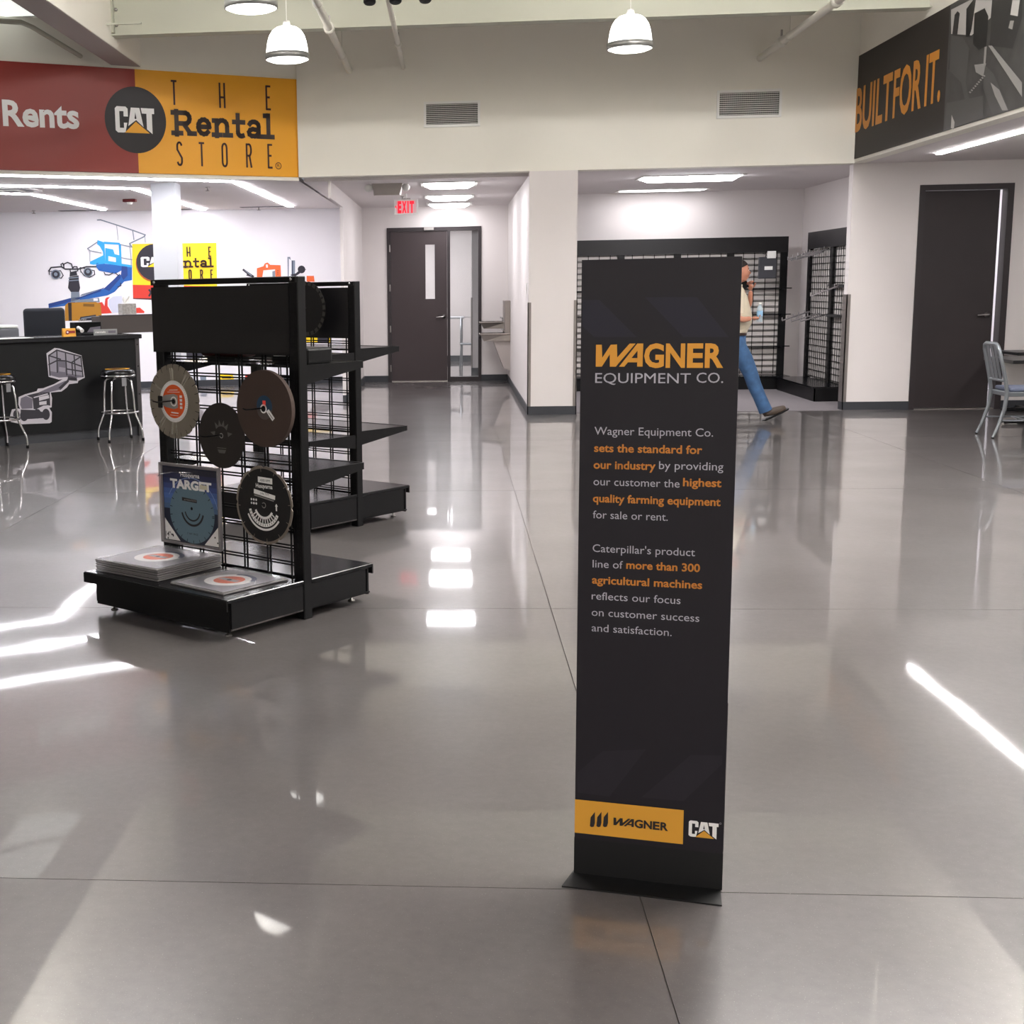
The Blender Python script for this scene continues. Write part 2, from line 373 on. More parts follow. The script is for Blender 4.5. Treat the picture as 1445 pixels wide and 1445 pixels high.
TROFD = mat('fluorescent_lens_dim', '#fdfbff', .5, emit=5.0)
TROFB = mat('fluorescent_lens_back_room', '#fdfbff', .5, emit=17.)
def troffer(c, wx, wy, z, label, group, lens=None, dp=.06):
    t = thing('ceiling_light', label, 'light', (c[0], c[1], z), 0, group)
    m_ = MB()
    for a, b in (((-wx/2-.04, -wy/2-.03, -.012), (wx/2+.04, -wy/2, 0)), ((-wx/2-.04, wy/2, -.012), (wx/2+.04, wy/2+.03, 0)), ((-wx/2-.04, -wy/2, -.012), (-wx/2, wy/2, 0)), ((wx/2, -wy/2, -.012), (wx/2+.04, wy/2, 0))):
        m_.box(a, b, WHITEP)
    m_.build('frame', t)
    MB().add([(-wx/2, -wy/2, -.006), (wx/2, -wy/2, -.006), (wx/2-.08, 0-wy*.12, -dp), (-wx/2+.08, -wy*.12, -dp), (-wx/2, wy/2, -.006), (wx/2, wy/2, -.006), (wx/2-.08, wy*.12, -dp), (-wx/2+.08, wy*.12, -dp)],
             [(0, 1, 2, 3), (3, 2, 6, 7), (7, 6, 5, 4), (0, 3, 7, 4), (1, 5, 6, 2)], lens or TROF).build('diffuser', t)
    return t
G2 = 'fluorescent lights in the corridor ceiling'
troffer((-.02, 17.0), .62, .62, CZ, 'corridor ceiling light nearest the header wall', G2)
troffer((-.02, 19.4), .62, .62, CZ, 'corridor ceiling light, middle of the three', G2)
troffer((-.02, 21.2), .62, .6, CZ, 'corridor ceiling light nearest the dark double door', G2, TROFD)
G3 = 'fluorescent lights in the back room ceiling'
troffer((3.0, 17.35), 1.2, .5, HZ, 'longer back room ceiling light close behind the header wall', G3, TROFB)
troffer((3.02, 19.7), 1.2, .3, HZ, 'back room ceiling light above the far display gondola', G3, TROFD, .022)
troffer((-.6, 25.4), 1.2, 1.0, 2.9, 'ceiling light in the room behind the glass sidelight', 'lights in the room beyond')
troffer((6.6, 17.4), 1.2, .5, 2.95, 'ceiling light in the room behind the ajar right door', 'lights behind the right door')

def highbay(x, y, z0, label):
    t = thing('pendant_lamp', label, 'lamp', (x, y, z0), 0, 'bell shaped pendant lamps in the hall')
    rr = .205
    MB().lathe([(.02, .325), (.06, .322), (.1, .31), (.14, .28), (.168, .235), (.185, .18), (.195, .12), (.2, .075)], BAY, n=32).build('glass_dome', t)
    MB().lathe([(.2, .075), (.209, .075), (.209, .02), (.2, .02), (.2, .075)], mat('lamp_band_grey', '#8b8b88', .4, metal=.5), n=32).build('band', t)
    MB().lathe([(.2, .02), (.16, .004), (.1, -.004), (0, -.006)], BAY, n=32).build('lens', t)
    MB().lathe([(0, .37), (.03, .37), (.04, .322), (.03, .318)], WHITEP, n=12).build('cap', t)
    MB().tube([(0, 0, .37), (0, 0, TOP-z0)], .003, WHITEP, 6).build('cable', t)
    return t
highbay(-1.535, 12.95, 3.66, 'bell shaped pendant lamp above the yellow sign panel')
highbay(1.66, 12.95, 3.655, 'bell shaped pendant lamp left of the right wall vent')
highbay(-1.55, 10.75, 3.69, 'pendant lamp cut by the top of the photo, nearest the left')
highbay(1.66, 10.2, 3.8, 'pendant lamp of the right row just above the photo')

def panel(x, y):  # unseen glowing panels added to brighten the hall, header wall and totem
    t = thing('fill_panel', 'added square fill panel high in the hall ceiling above the photo', 'light', (x, y, TOP), 0, 'added fill panels in the high hall ceiling')
    MB().box((-.55, -.55, -.03), (.55, .55, 0), WHITEP).build('frame', t); MB().box((-.5, -.5, -.04), (.5, .5, -.03), PANL).build('diffuser', t)
PANL = mat('fill_panel_lens', '#fefaf8', .5, emit=E_PAN)
for x, y in ((.8, -4), (-2.4, -3), (3.4, -3), (-2.6, 9.3), (2.3, 9.2), (3.9, 5.6), (3.9, 7.4), (3.9, 9.2)): panel(x, y)
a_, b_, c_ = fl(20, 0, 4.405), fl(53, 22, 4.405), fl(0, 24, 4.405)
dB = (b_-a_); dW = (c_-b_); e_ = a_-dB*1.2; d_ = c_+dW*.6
t = thing('ceiling_glow_panel', 'added white skylight panel at the top left corner of the photo', 'glow', (0, 0, 0))  # glowing panel added in place of a brightly lit ceiling corner
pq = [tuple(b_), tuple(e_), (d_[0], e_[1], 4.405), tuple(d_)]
MB().add(pq+[(p[0], p[1], 4.418) for p in pq], [(0, 1, 2, 3), (7, 6, 5, 4), (0, 4, 5, 1), (1, 5, 6, 2), (2, 6, 7, 3), (3, 7, 4, 0)], mat('ceiling_glow', '#f4faf4', .6, emit=.3)).build('diffuser', t)
# ================================================================ PIPES
def pipe(p, r, label, y_end=1.0, hang=(), joint=()):
    w0 = atY(*p, HY); t = thing('sprinkler_pipe', label, 'pipe', (w0[0], HY, w0[2]), 0, 'white sprinkler pipes under the hall ceiling')
    MB().tube([(0, 0, 0), (0, y_end-HY, 0)], r, PIPEM, 12).build('pipe_run', t)
    for y in joint:
        MB().lathe([(r, -.05), (r*1.45, -.05), (r*1.45, .05), (r, .05)], PIPEM, (0, y-HY, 0), 14, axis=(0, 1, 0)).build('coupling', t)
        MB().tube([(0, y-HY+.05, r), (.0, y-HY+.05, r+.09)], .012, STEEL, 6).build('sprinkler_head', t)
    for y in hang:
        MB().tube([(0, y-HY, r), (0, y-HY, TOP-w0[2])], .005, PIPEM, 6).lathe([(r*1.15, -.012), (r*1.25, -.012), (r*1.25, .012), (r*1.15, .012)], PIPEM, (0, y-HY, 0), 14, axis=(0, 1, 0)).build('hanger', t)
    return t
pipe((493, 100), .037, 'white sprinkler pipe slanting from the wall, left of the two in the middle', hang=(14.9, 12.2, 8.5), joint=(13.35, 10.2))
pipe((569, 95), .026, 'thinner white pipe entering the wall above the left vent', hang=(13.1, 9.5), joint=(14.4,))
pipe((1072, 82), .037, 'white sprinkler pipe rising to the right above the right vent', hang=(14.6, 10.5), joint=(12.9, 14.9))
w0 = atY(110, 77, 14.5); c0 = fl(37, 33, w0[2])
t = thing('conduit', 'painted conduit with a bend on the wall above the red sign', 'pipe', (0, 0, 0))
pth = [(w0[0], 14.62, w0[2])]+[(c0[0]+(w0[0]-c0[0])*a, c0[1]+(14.62-c0[1])*a, w0[2]) for a in (.6, .1)]+[(c0[0]-.03, c0[1]-.06, w0[2]), (c0[0]-.12, c0[1]-.1, w0[2]), (c0[0]-.12+AD[0]*4, c0[1]-.1+AD[1]*4, w0[2])]
MB().tube(pth, .024, GIRD, 8).build('tube', t)
# three small black spotlights on the girder side
tr = atY(560, -6, 11.0)
t = thing('track_light', 'black track light with three round heads at the top edge of the photo', 'light', tuple(tr))
MB().box((-.6, -.02, .1), (.6, .02, .13), BLACK).tube([(-.5, 0, .13), (-.5, 0, TOP-tr[2])], .006, BLACK, 6).tube([(.5, 0, .13), (.5, 0, TOP-tr[2])], .006, BLACK, 6).build('track', t)
for dx in (-.215, -.01, .225):
    h = MB().lathe([(0, .05), (.035, .045), (.048, .02), (.05, -.05), (.042, -.06), (0, -.05)], BLACK, (dx, -.02, .0), 16, axis=(0, .25, .95))
    h.tube([(dx, 0, .1), (dx, 0, .05)], .008, BLACK, 6); h.build('spot_head', t)

# ================================================================ WALL VENTS
def vent(a, b, label):
    p = atY(*a, HY); q = atY(*b, HY); x0, x1, z1, z0 = p[0], q[0], p[2], q[2]
    t = thing('wall_vent', label, 'vent', ((x0+x1)/2, HY, z0), 0, 'vents on the cream header wall'); W = (x1-x0)/2; H = z1-z0
    MB().box((-W, -.018, 0), (W, 0, .028), WHITEP).box((-W, -.018, H-.028), (W, 0, H), WHITEP).box((-W, -.018, .028), (-W+.028, 0, H-.028), WHITEP).box((W-.028, -.018, .028), (W, 0, H-.028), WHITEP).build('frame', t)
    MB().box((-W+.028, -.003, .028), (W-.028, -.001, H-.028), DARK).build('backing', t)
    n = 11
    for i in range(n):
        z = .028+(H-.056)*(i+.5)/n; MB().box((-W+.028, -.015, z-.0022), (W-.028, -.006, z+.0022), WHITEP, Matrix.Rotation(R(25), 3, 'X')).build('slat', t)
    m_ = MB(); c = 30
    for i in range(1, c): x = -W+.028+(2*W-.056)*i/c; m_.box((x-.0015, -.01, .028), (x+.0015, -.004, H-.028), STEEL)
    tag(m_.build('fins', t), kind='stuff')
vent((598, 144), (677.5, 178), 'white framed wall vent left of centre on the header wall')
vent((1012, 128), (1102, 165), 'white framed wall vent near the black banner')
# ================================================================ SIGN LETTER HELPERS
def strokes(mb, pl, pts, u0, u1, v0, v1, wd, mt, o=.004):
    for line in pts: mb.uline(pl, [(u0+(u1-u0)*a, v0+(v1-v0)*b) for a, b in line], wd, mt, o)
def arc(cx, cy, rx, ry, a0, a1, n=8): return [(cx+rx*math.cos(R(a0+(a1-a0)*i/n)), cy+ry*math.sin(R(a0+(a1-a0)*i/n))) for i in range(n+1)]
THIN = {'T': [[(0, 1), (1, 1)], [(.5, 1), (.5, 0)]], 'H': [[(.05, 1), (.05, 0)], [(.95, 1), (.95, 0)], [(.05, .42), (.95, .42)]],
        'E': [[(1, 1), (.1, 1), (.1, 0), (1, 0)], [(.1, .52), (.8, .52)]],
        'S': [arc(.5, .82, .42, .17, 20, 180)+[(.08, .68), (.92, .32)]+arc(.5, .18, .42, .17, 0, -160)],
        'O': [arc(.5, .8, .45, .2, 0, 180)+arc(.5, .2, .45, .2, 180, 360)+[(.95, .8)]],
        'R': [[(.05, 0), (.05, 1), (.6, 1)]+arc(.55, .75, .4, .25, 80, -90)+[(.05, .5)], [(.6, .5), (.95, 0)]]}
SLAB = {'R': (1.0, [[(.2, 0), (.2, 1)], [(.02, .08), (.42, .08)], [(.02, .92), (.55, .92)], [(.5, .92)]+arc(.58, .7, .2, .22, 80, -90, 6)+[(.2, .48)], [(.52, .46), (.8, .08)], [(.72, .08), (1.02, .08)]]),
        'e': (.7, [[(.1, .38), (.6, .38)]+arc(.35, .38, .25, .3, 0, 320, 12)]),
        'n': (.86, [[(.17, 0), (.17, .68)], [(.02, .66), (.2, .66)], [(.0, .07), (.36, .07)], arc(.42, .46, .22, .22, 160, 0, 6)+[(.64, .07)], [(.5, .07), (.84, .07)]]),
        't': (.56, [[(.22, .95), (.22, .22)]+arc(.38, .22, .16, .16, 180, 300, 5), [(.02, .64), (.5, .64)]]),
        'a': (.76, [arc(.34, .5, .22, .18, 160, 0, 6)+[(.56, .08)], [(.56, .34)]+arc(.32, .22, .22, .15, 60, 360, 8), [(.52, .07), (.74, .07)]]),
        'l': (.44, [[(.2, .07), (.2, 1.0)], [(.02, .96), (.2, .96)], [(.0, .07), (.42, .07)]])}
def slab(mb, pl, word, u0, u1, v0, cap, mt, o=.004):
    tw = sum(SLAB[c][0] for c in word)+.06*(len(word)-1); k_ = (u1-u0)/tw; x = u0
    for c in word:
        wd, st = SLAB[c]
        for line in st: mb.uline(pl, [(x+a*k_, v0+b*cap) for a, b in line], .2*cap, mt, o)
        x += (wd+.06)*k_
def cat_logo(mb, pl, u0, u1, v0, v1, white, yel, dark, o=.004):
    f = lambda P: [(u0+(u1-u0)*a, v0+(v1-v0)*b) for a, b in P]
    mb.poly(pl, f([(.06, 0), (.0, .08), (.0, .92), (.05, 1), (.27, 1), (.325, .92), (.325, .62), (.215, .62), (.215, .82), (.11, .82), (.11, .18), (.215, .18), (.215, .38), (.3, .38), (.25, .02), (.2, 0)]), white, o)
    mb.poly(pl, f([(.325, .26), (.405, .97), (.625, .97), (.715, .24), (.53, .5)]), white, o)
    mb.poly(pl, f([(.49, .56), (.515, .8), (.54, .56), (.515, .53)]), dark, o+.001)
    mb.poly(pl, f([(.66, .97), (1.0, .97), (1.0, .76), (.94, .76), (.94, -.02), (.8, .16), (.8, .76), (.685, .76)]), white, o)
    mb.poly(pl, f([(.23, .0), (.52, .44), (.87, .0)]), yel, o+.0005)
def wagner(mb, pl, u0, u1, v0, v1, mt, bg, o=.004):
    f = lambda P: [(u0+(u1-u0)*(x-262)/930, v0+(v1-v0)*(914-y)/168) for x, y in P]
    mb.poly(pl, f([(262, 752), (305, 752), (310, 848), (372, 752), (418, 750), (422, 846), (512, 744), (556, 744), (412, 914), (368, 914), (366, 822), (308, 914), (262, 914)]), mt, o)
    mb.poly(pl, f([(568, 744), (612, 744), (610, 913), (570, 913), (570, 882), (502, 882), (475, 914), (436, 914)]), mt, o)
    mb.poly(pl, f([(571, 796), (571, 850), (528, 850)]), bg, o+.001)
    a = [f([(x, 914)])[0][0] for x in (620, 765, 778, 918, 932, 1048, 1060, 1192)]
    for i, ch in enumerate('GNER'): mb.text(ch, pl, a[2*i], a[2*i+1], v0, (v1-v0), mt, bold=.035, o=o)

# ================================================================ HEADER SIGN (angled, left)
SP = Plane((A0[0], A0[1], 0), (-AD[0], -AD[1], 0))
t = thing('wall_sign', 'long red and yellow store sign on the angled wall above the counter', 'sign', (0, 0, 0))
uL = SP.uv(-420, 150)[0]; uM = SP.uv(192, 170)[0]; uR = -.005; zb, zt = 2.842, 3.955
MB().hexa([SP.pt(uL, zb, .02), SP.pt(uM, zb, .02), SP.pt(uM, zb, 0), SP.pt(uL, zb, 0), SP.pt(uL, zt, .02), SP.pt(uM, zt, .02), SP.pt(uM, zt, 0), SP.pt(uL, zt, 0)], RED).build('red_panel', t)
MB().hexa([SP.pt(uM, zb, .02), SP.pt(uR, zb, .02), SP.pt(uR, zb, 0), SP.pt(uM, zb, 0), SP.pt(uM, zt, .02), SP.pt(uR, zt, .02), SP.pt(uR, zt, 0), SP.pt(uM, zt, 0)], YEL).build('yellow_panel', t)
def S(x, y): return SP.uv(x/3.211, y/3.211)
mb = MB()
a = S(12, 567); b = S(357, 581); c = S(14, 452)
for word, x0, x1 in (('Rents', 12, 357),): mb.text(word, SP, S(x0, 570)[0], S(x1, 570)[0], a[1], c[1]-a[1], WHT, bold=.03, o=.023)
mb.build('lettering', t)
mb = MB(); c0_ = S(612, 545); rt = (S(612, 393)[1]-S(612, 694)[1])/2
mb.disc(SP, c0_, rt, BLK, .023, 56); cat_logo(mb, SP, S(519, 550)[0], S(696, 550)[0], S(565, 602)[1], S(565, 484)[1], WHT, YEL, BLK, .026); mb.build('round_logo', t)
mb = MB(); BRN = mat('print_dark_brown', '#3a1710', .5)
for ch, x0, x1, y0, y1 in (('T', 777, 797, 473, 368), ('H', 993, 1016, 487, 379), ('E', 1203, 1221, 496, 392), ('S', 801, 824, 749, 645), ('T', 903, 922, 751, 649), ('O', 1005, 1027, 754, 652), ('R', 1115, 1137, 757, 655), ('E', 1212, 1229, 760, 657)):
    strokes(mb, SP, THIN[ch], S(x0, y0)[0], S(x1, y0)[0], S(x0, y0)[1], S(x0, y1)[1], .022, BRN, .023)
slab(mb, SP, 'Rental', S(778, 612)[0], S(1236, 612)[0], S(790, 612)[1], S(790, 502)[1]-S(790, 612)[1], mat('print_charcoal', '#3a2c26', .5), .024)
mb.disc(SP, S(1258, 752), .04, BRN, .023, 20, r0=.032); mb.text('R', SP, S(1253, 755)[0], S(1263, 755)[0], S(1253, 757)[1], .035, BRN, o=.023)
mb.build('store_lettering', t)

# ================================================================ BLACK BANNER right
BP = Plane((XR, 0, 0), (0, -1, 0))
t = thing('wall_banner', 'black banner reading BUILT FOR IT. beside a grey machine photograph', 'sign', (0, 0, 0))
z0_, z1_ = 2.885, 4.01; y0_, y1_, y2_ = -15.94, -13.17, -6.0
MB().box((XR-.012, -y1_, z0_), (XR, -y0_, z1_), mat('banner_black', '#2a2420', .6)).build('black_panel', t)
GR = [mat('photo_grey_%s' % n_, h_, .5) for n_, h_ in (('dark', '#2b2a2a'), ('mid', '#4b4a49'), ('light', '#8a8885'), ('pale', '#b5b2ae'), ('deep', '#191919'))]
MB().box((XR-.012, -y2_, z0_), (XR, -y1_, z1_), mat('photo_print_grey', '#3f3e3d', .5, var=.5, vs=5.)).build('photo_panel', t)
def Bq(x, y): return (1145+x/4.817, y/4.817)
mb = MB()
v0 = BP.uv(*Bq(320, 888)); v1 = BP.uv(*Bq(322, 600))
for word, x0, x1 in (('BUILT', 316, 560), ('FOR', 570, 760), ('IT.', 783, 888)):
    u0 = BP.uv(*Bq(x0, 600))[0]; u1 = BP.uv(*Bq(x1, 600))[0]; mb.text(word, BP, u0, u1, v0[1], v1[1]-v0[1], mat('banner_amber', '#d0892a', .5), bold=.022, o=.015)
mb.build('lettering', t)
mb = MB()
def Bp(P, m_, o=.014): mb.ppoly(BP, [Bq(*p) for p in P], m_, o)
Bp([(960, 66), (1090, 0), (1240, 0), (1230, 120), (1100, 240), (960, 230)], GR[3])
Bp([(985, 100), (1005, 75), (1020, 90), (995, 300), (970, 330), (960, 470), (940, 470)], GR[0], .0145)
Bp([(1065, 60), (1110, 0), (1130, 0), (1100, 200), (1085, 250), (1060, 250)], GR[4], .0145)
Bp([(1120, 90), (1190, 55), (1215, 110), (1200, 310), (1150, 340), (1110, 300)], GR[4], .0145)
Bp([(1240, 0), (1445, 0), (1445, 120), (1380, 330), (1225, 310)], GR[0], .0147)
Bp([(1215, 310), (1240, 310), (1445, 560), (1445, 660)], GR[2], .015)
Bp([(1380, 0), (1430, 0), (1415, 110), (1365, 100)], GR[3], .015)
Bp([(1365, 140), (1390, 140), (1378, 200), (1352, 190)], GR[2], .015)
Bp([(960, 240), (1040, 250), (1085, 330), (1060, 560), (1090, 700), (1060, 700), (1030, 560), (950, 480)], GR[1], .015)
Bp([(1120, 440), (1200, 430), (1180, 520), (1130, 490)], GR[2], .0152)
Bp([(1190, 440), (1250, 500), (1360, 750), (1240, 780), (1180, 600)], GR[1], .0152)
Bp([(1230, 560), (1290, 610), (1350, 750), (1310, 750), (1260, 650)], GR[2], .0154)
Bp([(930, 700), (1180, 650), (1180, 800), (910, 890)], GR[1], .0151)
Bp([(965, 780), (985, 830), (980, 880), (960, 870)], GR[3], .0154)
for y in range(0, 9): Bp([(1090+y*12, 620-y*14), (1100+y*12, 628-y*14), (1092+y*12, 634-y*14), (1082+y*12, 626-y*14)], GR[2], .0155)
Bp([(1190, 320), (1205, 315), (1195, 440), (1182, 440)], GR[2], .0156)
mb.build('photo_print', t)

# ================================================================ TOTEM SIGN
th = R(-13.2); TB = np.array([.3205, 3.335]); TU = np.array([math.cos(th), math.sin(th)])
tot = thing('totem_sign', 'tall dark freestanding panel sign with amber and white lettering', 'sign', (TB[0], TB[1], 0), th)
TP = Plane((TB[0], TB[1], 0), (TU[0], TU[1], 0)); TW = .377; TH = 1.605
DKP = mat('totem_print_dark', '#140f18', .55, bump=.04, bs=500); DK2 = mat('totem_print_shade', '#1a1828', .5); DK3 = mat('totem_print_shade_warm', '#1d1922', .5)
AMB = mat('totem_amber', '#d69a33', .5); AMT = mat('totem_amber_text', '#c07a30', .5); TWH = mat('totem_text_grey', '#b3b0ba', .5)
pb = TP.uv(814, 1175)[1]
MB().box((0, 0, pb-.015), (TW, .012, TH), DKP).build('panel', tot)
MB().box((-.001, .001, 0.004), (TW+.001, .013, pb-.014), mat('totem_base_black', '#08080a', .55)).box((-.001, .012, .004), (TW+.001, .018, .5), BLACK).build('base_plate', tot)
MB().hexa([(-.02, -.085, .0), (TW+.004, -.085, 0), (TW-.01, .1, 0), (.01, .1, 0), (-.02, -.085, .004), (TW+.004, -.085, .004), (TW-.01, .1, .005), (.01, .1, .005)], mat('totem_foot_black', '#060607', .5)).build('foot', tot)
inv = Matrix.Translation((TB[0], TB[1], 0)) @ Matrix.Rotation(th, 4, 'Z'); inv = inv.inverted()
def to_local(mb, M=None):
    M = M or inv; mb.v = [tuple(M@Vector(p)) for p in mb.v]; return mb
Q = lambda x, y: (790+x/5.161, 340+y/5.161)
for P_c, m_c in (([Q(620, 410), Q(1000, 410), Q(1230, 700), Q(900, 700)], DK2), ([Q(165, 430), Q(290, 430), Q(560, 700), Q(250, 700), Q(165, 620)], DK2),
        ([(815, 1090), (850, 1060), (912, 1057), (860, 1124), (815, 1118)], DK3), ([(905, 1125), (975, 1065), (1019, 1066), (1019, 1078), (965, 1130)], DK3)):
    to_local(MB().ppoly(TP, P_c, m_c, .0012)).build('chevron_print', tot)
mb = MB()
u0, v1 = TP.uv(816, 1128); u1 = TP.uv(965, 1141)[0]; v0 = TP.uv(816, 1175)[1]
mb.poly(TP, [(0, v0), (u1, v0), (u1, v1), (0, v1)], AMB, .0015)
Z = lambda x, y: TP.uv(790+x/4.982, 1000+y/4.982)
for dx in (0, 46, 92):
    mb.poly(TP, [Z(218+dx, 760), Z(248+dx, 722), Z(248+dx, 800), Z(228+dx, 828), Z(212+dx, 822)], BLK, .003)
    mb.poly(TP, [Z(212+dx, 822), Z(228+dx, 828), Z(248+dx, 800), Z(240+dx, 826), Z(224+dx, 830)], BLK, .0031)
p = Z(378, 815); q = Z(762, 855); r_ = Z(378, 760); wagner(mb, TP, p[0], q[0], p[1], r_[1], BLK, AMB, .003)
to_local(mb).build('amber_bar', tot)
mb = MB(); p = Z(905, 892); q = Z(1114, 892); r_ = Z(905, 782); cat_logo(mb, TP, p[0], q[0], p[1]-.001, r_[1], WHT, AMB, DKP, .002)
mb.disc(TP, Z(1129, 806), .0025, TWH, .002, 12, r0=.0018); to_local(mb).build('white_logo', tot)
mb = MB(); p = TP.uv(*Q(262, 915)); q = TP.uv(*Q(1190, 908)); r_ = TP.uv(*Q(265, 750)); wagner(mb, TP, p[0], q[0], p[1], r_[1], mat('totem_amber_logo', '#dc9a36', .5), DKP, .002)
to_local(mb).build('amber_logo', tot)
def tline(word, x0, x1, yb, cap, mt_, bold):
    mb = MB()
    p = TP.uv(x0, yb); q = TP.uv(x1, yb+(x1-x0)*.012); mb.text(word, TP, p[0], q[0], p[1], cap, mt_, bold=bold, o=.002); to_local(mb).build('text_line', tot)
c1 = TP.uv(840, 525.8)[1]-TP.uv(840, 540.2)[1]
p = TP.uv(840, 540.2)
tline('EQUIPMENT', 840, 974.5, 540.2, c1, TWH, .0); tline('CO.', 982.8, 1020.4, 540.0, c1, TWH, .0)
C2 = TP.uv(840, 601.8)[1]-TP.uv(840, 613.2)[1]
for word, x0, x1, yb, bd in (('Wagner Equipment Co.', 839, 1006.3, 613.2, 0), ('sets the standard for', 838.5, 990.9, 637.2, 1), ('our industry', 837.7, 925.2, 660.8, 1), ('by providing', 930, 1020.7, 661.7, 0),
        ('our customer the', 837.6, 959, 684.4, 0), ('highest', 963.8, 1018, 685.6, 1), ('quality farming equipment', 836.8, 1016.8, 708, 1), ('for sale or rent.', 836.8, 942.4, 731, 0),
        ("Caterpillar's product", 836.4, 980.8, 778.4, 0), ('line of', 836.4, 879, 800.3, 0), ('more than 300', 883.8, 987.9, 802, 1), ('agricultural machines', 835.5, 991, 822.8, 1),
        ('reflects our focus', 835, 960.4, 845.4, 0), ('on customer success', 835, 987, 868.5, 0), ('and satisfaction.', 835, 948, 890.4, 0)):
    tline(word, x0, x1, yb, C2, AMT if bd else TWH, .022 if bd else .0)

# ================================================================ GONDOLA RACKS
RW = 1.01
WIRE = mat('black_wire', '#060607', .6, spec=.25)
def grid(mb, y0, y1, z0, z1, x, r=.0033, dz=.08, gz=.014, ysp=.16):
    z = z1-.03
    while z > z0+.01:
        for d in (0, -gz): mb.box((x-r, y0, z+d-r), (x+r, y1, z+d+r), WIRE)
        z -= dz
    y = y0+.02
    while y < y1:
        for d in (0, .02):
            if y+d < y1: mb.box((x-2*r-.001, y+d-r, z0), (x-.001, y+d+r, z1), WIRE)
        y += ysp
def gondola(label, P0, t, a, b, h, hd, shelves_f, shelves_b, group='black two sided gondola racks on the hall floor'):
    rk = thing('gondola_rack', label, 'rack', (P0[0], P0[1], 0), R(t)-math.pi/2, group)
    for y0, y1 in ((-.0, .06), (RW-.07, RW-.01)):
        m_ = MB().rbox((-.02, y0, .0), (.035, y1, h), .004, BLACK, 1)
        u = m_.build('upright', rk)
        sl = MB(); z = .25
        while z < h-.1:
            for yy in (y0+.022, y0+.036): sl.box((-.0212, yy-.003, z), (-.0202, yy+.003, z+.018), DARK)
            z += .032
        tag(sl.build('slots', u), kind='stuff')
    MB().box((-.024, .055, h-.36), (-.018, RW-.0, h-.038), BLACKP).box((-.024, .055, h-.36), (-.012, RW, h-.352), BLACKP).build('header_panel', rk)
    MB().box((.034, .055, h-.36), (.04, RW-.0, h-.038), BLACKP).build('header_panel', rk)
    MB().rbox((-.026, .005, h-.028), (.04, RW+.002, h), .003, BLACK, 1).build('top_rail', rk)
    for yy in (.035, RW-.03): MB().lathe([(0, 0), (.008, 0), (.008, .004), (0, .005)], CHROME, (-.026, yy, h-.014), 8, axis=(-1, 0, 0)).build('bolt', rk)
    m_ = MB(); grid(m_, .06, RW-.07, hd, h-.35, .008); tag(m_.build('wire_grid', rk), kind='stuff')
    for sgn, dp in ((-1, a), (1, b)):
        x0, x1 = sorted((sgn*.035 if sgn > 0 else -.02, sgn*(dp+.025))); f = sgn*dp
        MB().rbox((x0, 0 if sgn < 0 else .0, hd-.02), (x1, RW+.01, hd), .003, BLACKS, 1).box((sgn*(dp+.025)-.004, 0, hd-.052), (sgn*(dp+.025)+.004, RW+.01, hd-.004), BLACK).build('base_deck', rk)
        MB().box((f-.006, .012, .035), (f+.006, RW-.06, hd-.02), BLACK).build('kick_plate', rk)
        k_ = MB().box((min(sgn*.03, f), .0, .045), (max(sgn*.03, f-sgn*.03), .012, hd-.02), BLACK)
        k_.box((min(sgn*.03, f), .0, .045), (max(sgn*.03, f), .008, .052), STEEL if sgn < 0 else BLACK)
        k_.build('end_plate', rk)
        MB().box((min(sgn*.03, f), RW-.06, .045), (max(sgn*.03, f), RW-.048, hd-.02), BLACK).build('end_plate', rk)
        for yy in (.08, RW-.12):
            MB().lathe([(0, 0), (.018, 0), (.018, .006), (.006, .01), (.006, .05)], STEEL, (sgn*(dp-.05), yy, 0), 10).build('levelling_foot', rk)
    for sgn, lst in ((-1, shelves_f), (1, shelves_b)):
        for dp, z in lst:
            x0, x1 = sorted((sgn*.03, sgn*dp))
            sh = MB().box((x0, .004, z-.012), (x1, RW-.004, z), BLACKS).box((sgn*dp-.005, .004, z-.032), (sgn*dp+.005, RW-.004, z+.002), BLACK).build('shelf', rk)
            for yy in (.0, RW-.012):
                MB().hexa([(sgn*.03, yy, z-.085), (sgn*dp, yy, z-.03), (sgn*dp, yy+.008, z-.03), (sgn*.03, yy+.008, z-.085), (sgn*.03, yy, z+.004), (sgn*dp, yy, z+.002), (sgn*dp, yy+.008, z+.002), (sgn*.03, yy+.008, z+.004)], BLACK).build('bracket', sh)
    return rk
R1P, R1T = (-.682, 6.05), 143.2
rack1 = gondola('near black gondola rack with saw blades hung on its wire grid', R1P, R1T, .495, .455, 1.603, .19, [], [(.43, 1.195), (.425, .70)])
R2P, R2T = (-.60, 8.5), 141.
rack2 = gondola('second black gondola rack standing behind the blade rack', R2P, R2T, .45, .47, 1.585, .215, [(.415, 1.13), (.45, .60)], [(.405, 1.155), (.48, .62)])
M1 = Matrix.Translation((R1P[0], R1P[1], 0)) @ Matrix.Rotation(R(R1T)-math.pi/2, 4, 'Z')
M2 = Matrix.Translation((R2P[0], R2P[1], 0)) @ Matrix.Rotation(R(R2T)-math.pi/2, 4, 'Z')
class LP(Plane):
    def __init__(s): s.P = np.zeros(3); s.u = np.array([0., -1, 0]); s.v = np.array([0., 0, 1]); s.n = np.array([-1., 0, 0])
FRONT = LP()   # local face of things hung on a rack: u to the viewer's right, v up, n toward the viewer
